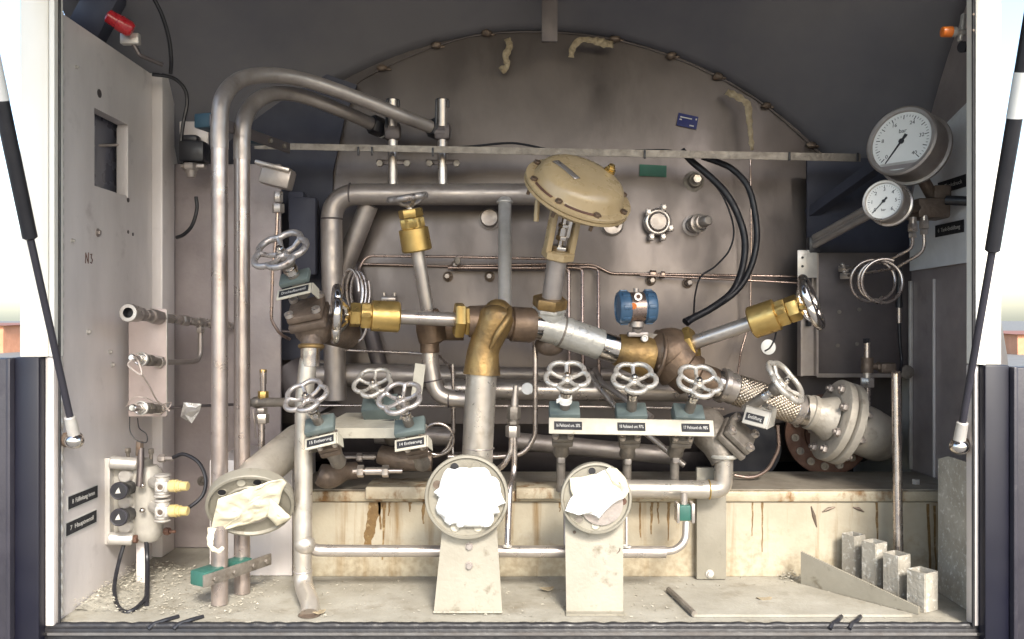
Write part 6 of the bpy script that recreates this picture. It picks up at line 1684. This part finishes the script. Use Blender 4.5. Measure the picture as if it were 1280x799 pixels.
m = MB(Fg); m.prism([V((-S(30, 2.26), -S(30, 2.26), -.0039)), V((S(30, 2.26), -S(30, 2.26), -.0039)), V((S(20, 2.26), -S(36, 2.26), -.0039)), V((-S(20, 2.26), -S(36, 2.26), -.0039))], (0, 0, .001)); part(T, 'dial_mask', m, M_['pipe_pink'])
gc = P(1104, 251, 2.24)
gn = V((-.70, -.70, .12)).normalized()
T, Fg = gauge('small round pressure gauge with white dial numbered to six, just below the large one', gc, gn, S(26.5, 2.24), .06, 6, R(228), True)
# gauge valve manifold (dark, against the plate)
c = P(1160, 262, 2.36)
T = thing('gauge_manifold', 'dark gauge manifold block with fittings between the small gauge and the wall plate', 'manifold', c)
m = MB(); m.box(c, (.09, .08, .055), None, .008); m.box(c + V((.03, .0, .04)), (.05, .05, .05), None, .008); m.cyl(c + V((0, 0, 0)), gc - gn * .055, .014); m.cyl(c + V((.01, 0, .04)), P(1140, 200, 2.34), .016); part(T, 'block', m, M_['iron'])
m = MB(); m.cyl(c + V((.03, -.04, .02)), c + V((.075, -.08, .012)), .013); m.cyl(c + V((.075, -.08, .012)), c + V((.10, -.10, .01)), .020); part(T, 'valve_knob', m, M_['black'])
for (u, v) in ((1141, 290), (1155, 286)):
    p = P(u, v, 2.33); m = MB(); m.hexn(p, p + V((0, 0, .022)), .0135); m.cyl(p + V((0, 0, .022)), p + V((0, 0, .04)), .010); m.hexn(p + V((0, 0, -.016)), p + V((0, 0, -.002)), .011); part(T, 'union_nut', m, M_['pipe'])
m = MB(); m.box(P(1115, 281, 2.33), (.032, .02, .014), None, .006); part(T, 'clip', m, M_['black'])
tube_run('gauge_tube', [(1141, 293, 2.33), (1141, 310, 2.34), (1110, 326, 2.40), (1056, 336, 2.60)], .0046, .05, M_['tube'], 'thin gauge tube from the manifold back to the wall, upper one', n=8)
tube_run('gauge_tube', [(1155, 290, 2.33), (1156, 314, 2.33), (1120, 335, 2.40), (1058, 345, 2.60)], .0046, .06, M_['tube'], 'thin gauge tube from the manifold back to the wall, lower one', n=8)
for (u, v) in ((1055, 336), (1057, 345)):
    p = P(u, v, 2.6); m = MB(); m.hexn(p + V((-.012, .01, 0)), p + V((.012, -.005, 0)), .0105); m.ball(p + V((-.005, -.002, .012)), .006, sub=2); solo('tube_nut', m, M_['pipe'], 'small nut on the %s gauge tube where it meets the wall panel' % ('upper' if v < 340 else 'lower'), 'tube nut', group='nuts on the gauge tubes')
o0 = P(1101, 352, 2.36)
pts = []
for k in range(150):
    a = 2 * PI * k / 56 + 1.2
    dr = S(26, 2.36) + .0035 * math.sin(k * .06)
    pts.append(o0 + V((dr * math.cos(a) + .00022 * k - .012, .0012 * k - .06, dr * math.sin(a) + .00005 * k)))
m = MB(); m.sweep(pts, .0046, 10); solo('tube_coil', m, M_['tube'], 'round coil of thin gauge tube hanging below the gauge plate', 'tube coil')
tube_run('thin_line', [(1124, 335, 2.56), (1124, 362, 2.56), (1124, 380, 2.56)], .009, .01, M_['black'], 'black sleeve end of the line hanging behind the gauge tube coil', 'line')
T = thing('hanging_line', 'dark hanging line with a bright joint, dropping from the coil to the wall bolt', 'line', P(1125, 465, 2.56))
m = MB(); m.cyl(P(1124, 384, 2.56), P(1124, 404, 2.56), .0062); part(T, 'bright_joint', m, M_['tube'])
m = MB(); m.cyl(P(1124, 378, 2.56), P(1124, 385, 2.56), .011); part(T, 'black_cap', m, M_['black'])
m = MB(); m.sweep(spline([P(1124, 404, 2.56), P(1125, 430, 2.56), P(1127, 450, 2.56), P(1125, 466, 2.54)], 8), .0048, 10); part(T, 'cord', m, M_['cable'])
c = P(1133, 465, 2.60); m = MB(); m.lathe(c, (0, -1, 0), [(0, .021), (.006, .021), (.008, .016), (.009, .008)], 24); solo('bolt', m, M_['iron_grey'], 'round grey bolt head on the wall panel beside the thin upright pipe', 'bolt')
T = thing('thin_upright_pipe', 'thin bright upright pipe standing behind the square sockets', 'pipe', P(1122, 690, 2.17))
a = P(1121, 467, 2.40); b = P(1123, 691, 2.24)
m = MB(); m.cyl(b, P(1120, 467, 2.26), .0118, seg=18); tp = part(T, 'pipe', m, M_['tube'])
m = MB(); m.hexn(P(1120, 467, 2.26) + V((0, 0, -.002)), P(1120, 467, 2.26) + V((0, 0, .006)), .0125); part(tp, 'end_ferrule', m, M_['iron'])
T = thing('upright_fitting', 'upright fitting with white hex nut and dark tip in front of the wall panel', 'tube fitting', P(1084, 515, 2.55))
def Q(u, v, Y=2.50): return P(u, v, Y)
m = MB(); m.cyl(Q(1084, 448), Q(1084, 428), .0085); part(T, 'tip', m, M_['tube'])
m = MB(); m.hexn(Q(1083, 429), Q(1083, 423), .0095); part(T, 'dark_cap', m, M_['black'])
m = MB(); m.cyl(Q(1084, 466), Q(1084, 447), .017); m.cyl(Q(1084, 458), Q(1112, 458), .010); m.hexn(Q(1096, 458), Q(1100, 458), .014); m.box(Q(1109, 460), (.045, .03, .03), None, .006); part(T, 'body', m, M_['iron'])
m = MB(); m.cyl(Q(1084, 472), Q(1084, 465), .012); m.hexn(Q(1084, 484), Q(1084, 472), .020, xhint=(1, .3, 0)); part(T, 'union_nut', m, M_['pipe'])
m = MB(); m.cyl(Q(1084, 484), Q(1085, 540), .0088); part(T, 'lower_tube', m, M_['tube'])
# long double rail of the side
T = thing('slide_rail', 'grey double slide rail slanting up from the channel post to the small gauge', 'rail', P(1050, 285, 2.5))
a0, a1 = P(1018, 302, 2.60), P(1098, 258, 2.34)
for k, (dz, r_) in enumerate(((0.012, .010), (-.012, .010), (0, .006))):
    m = MB(); m.sweep([a0 + V((0, 0, dz)), a1 + V((0, 0, dz))], r_, 12); part(T, 'rail_bar', m, M_['pipe_dull'])
m = MB(); q = a0; m.box(q + V((0, .01, -.01)), (.035, .03, .05), None, .005); part(T, 'end_cap', m, M_['black'])
a0, a1 = P(1012, 268, 2.70), P(1098, 206, 2.46)
m = MB(); m.sweep([a0, a1], .022, 4); solo('brace', m, M_['fair'], 'dark slanting brace behind the gauges above the slide rail', 'brace')
m = MB(); q = P(1009, 330, 2.60); m.box(q, (.06, .004, .085), None, .003); T = thing('hinge_plate', 'small pale plate at the foot of the slide rail', 'plate', q); part(T, 'plate', m, M_['alu'])
for v in (322, 333):
    p = P(1003, v, 2.597); m2 = MB(); m2.cyl(p, p + V((0, -.002, 0)), .004, seg=10); part(T, 'hole', m2, M_['black'])
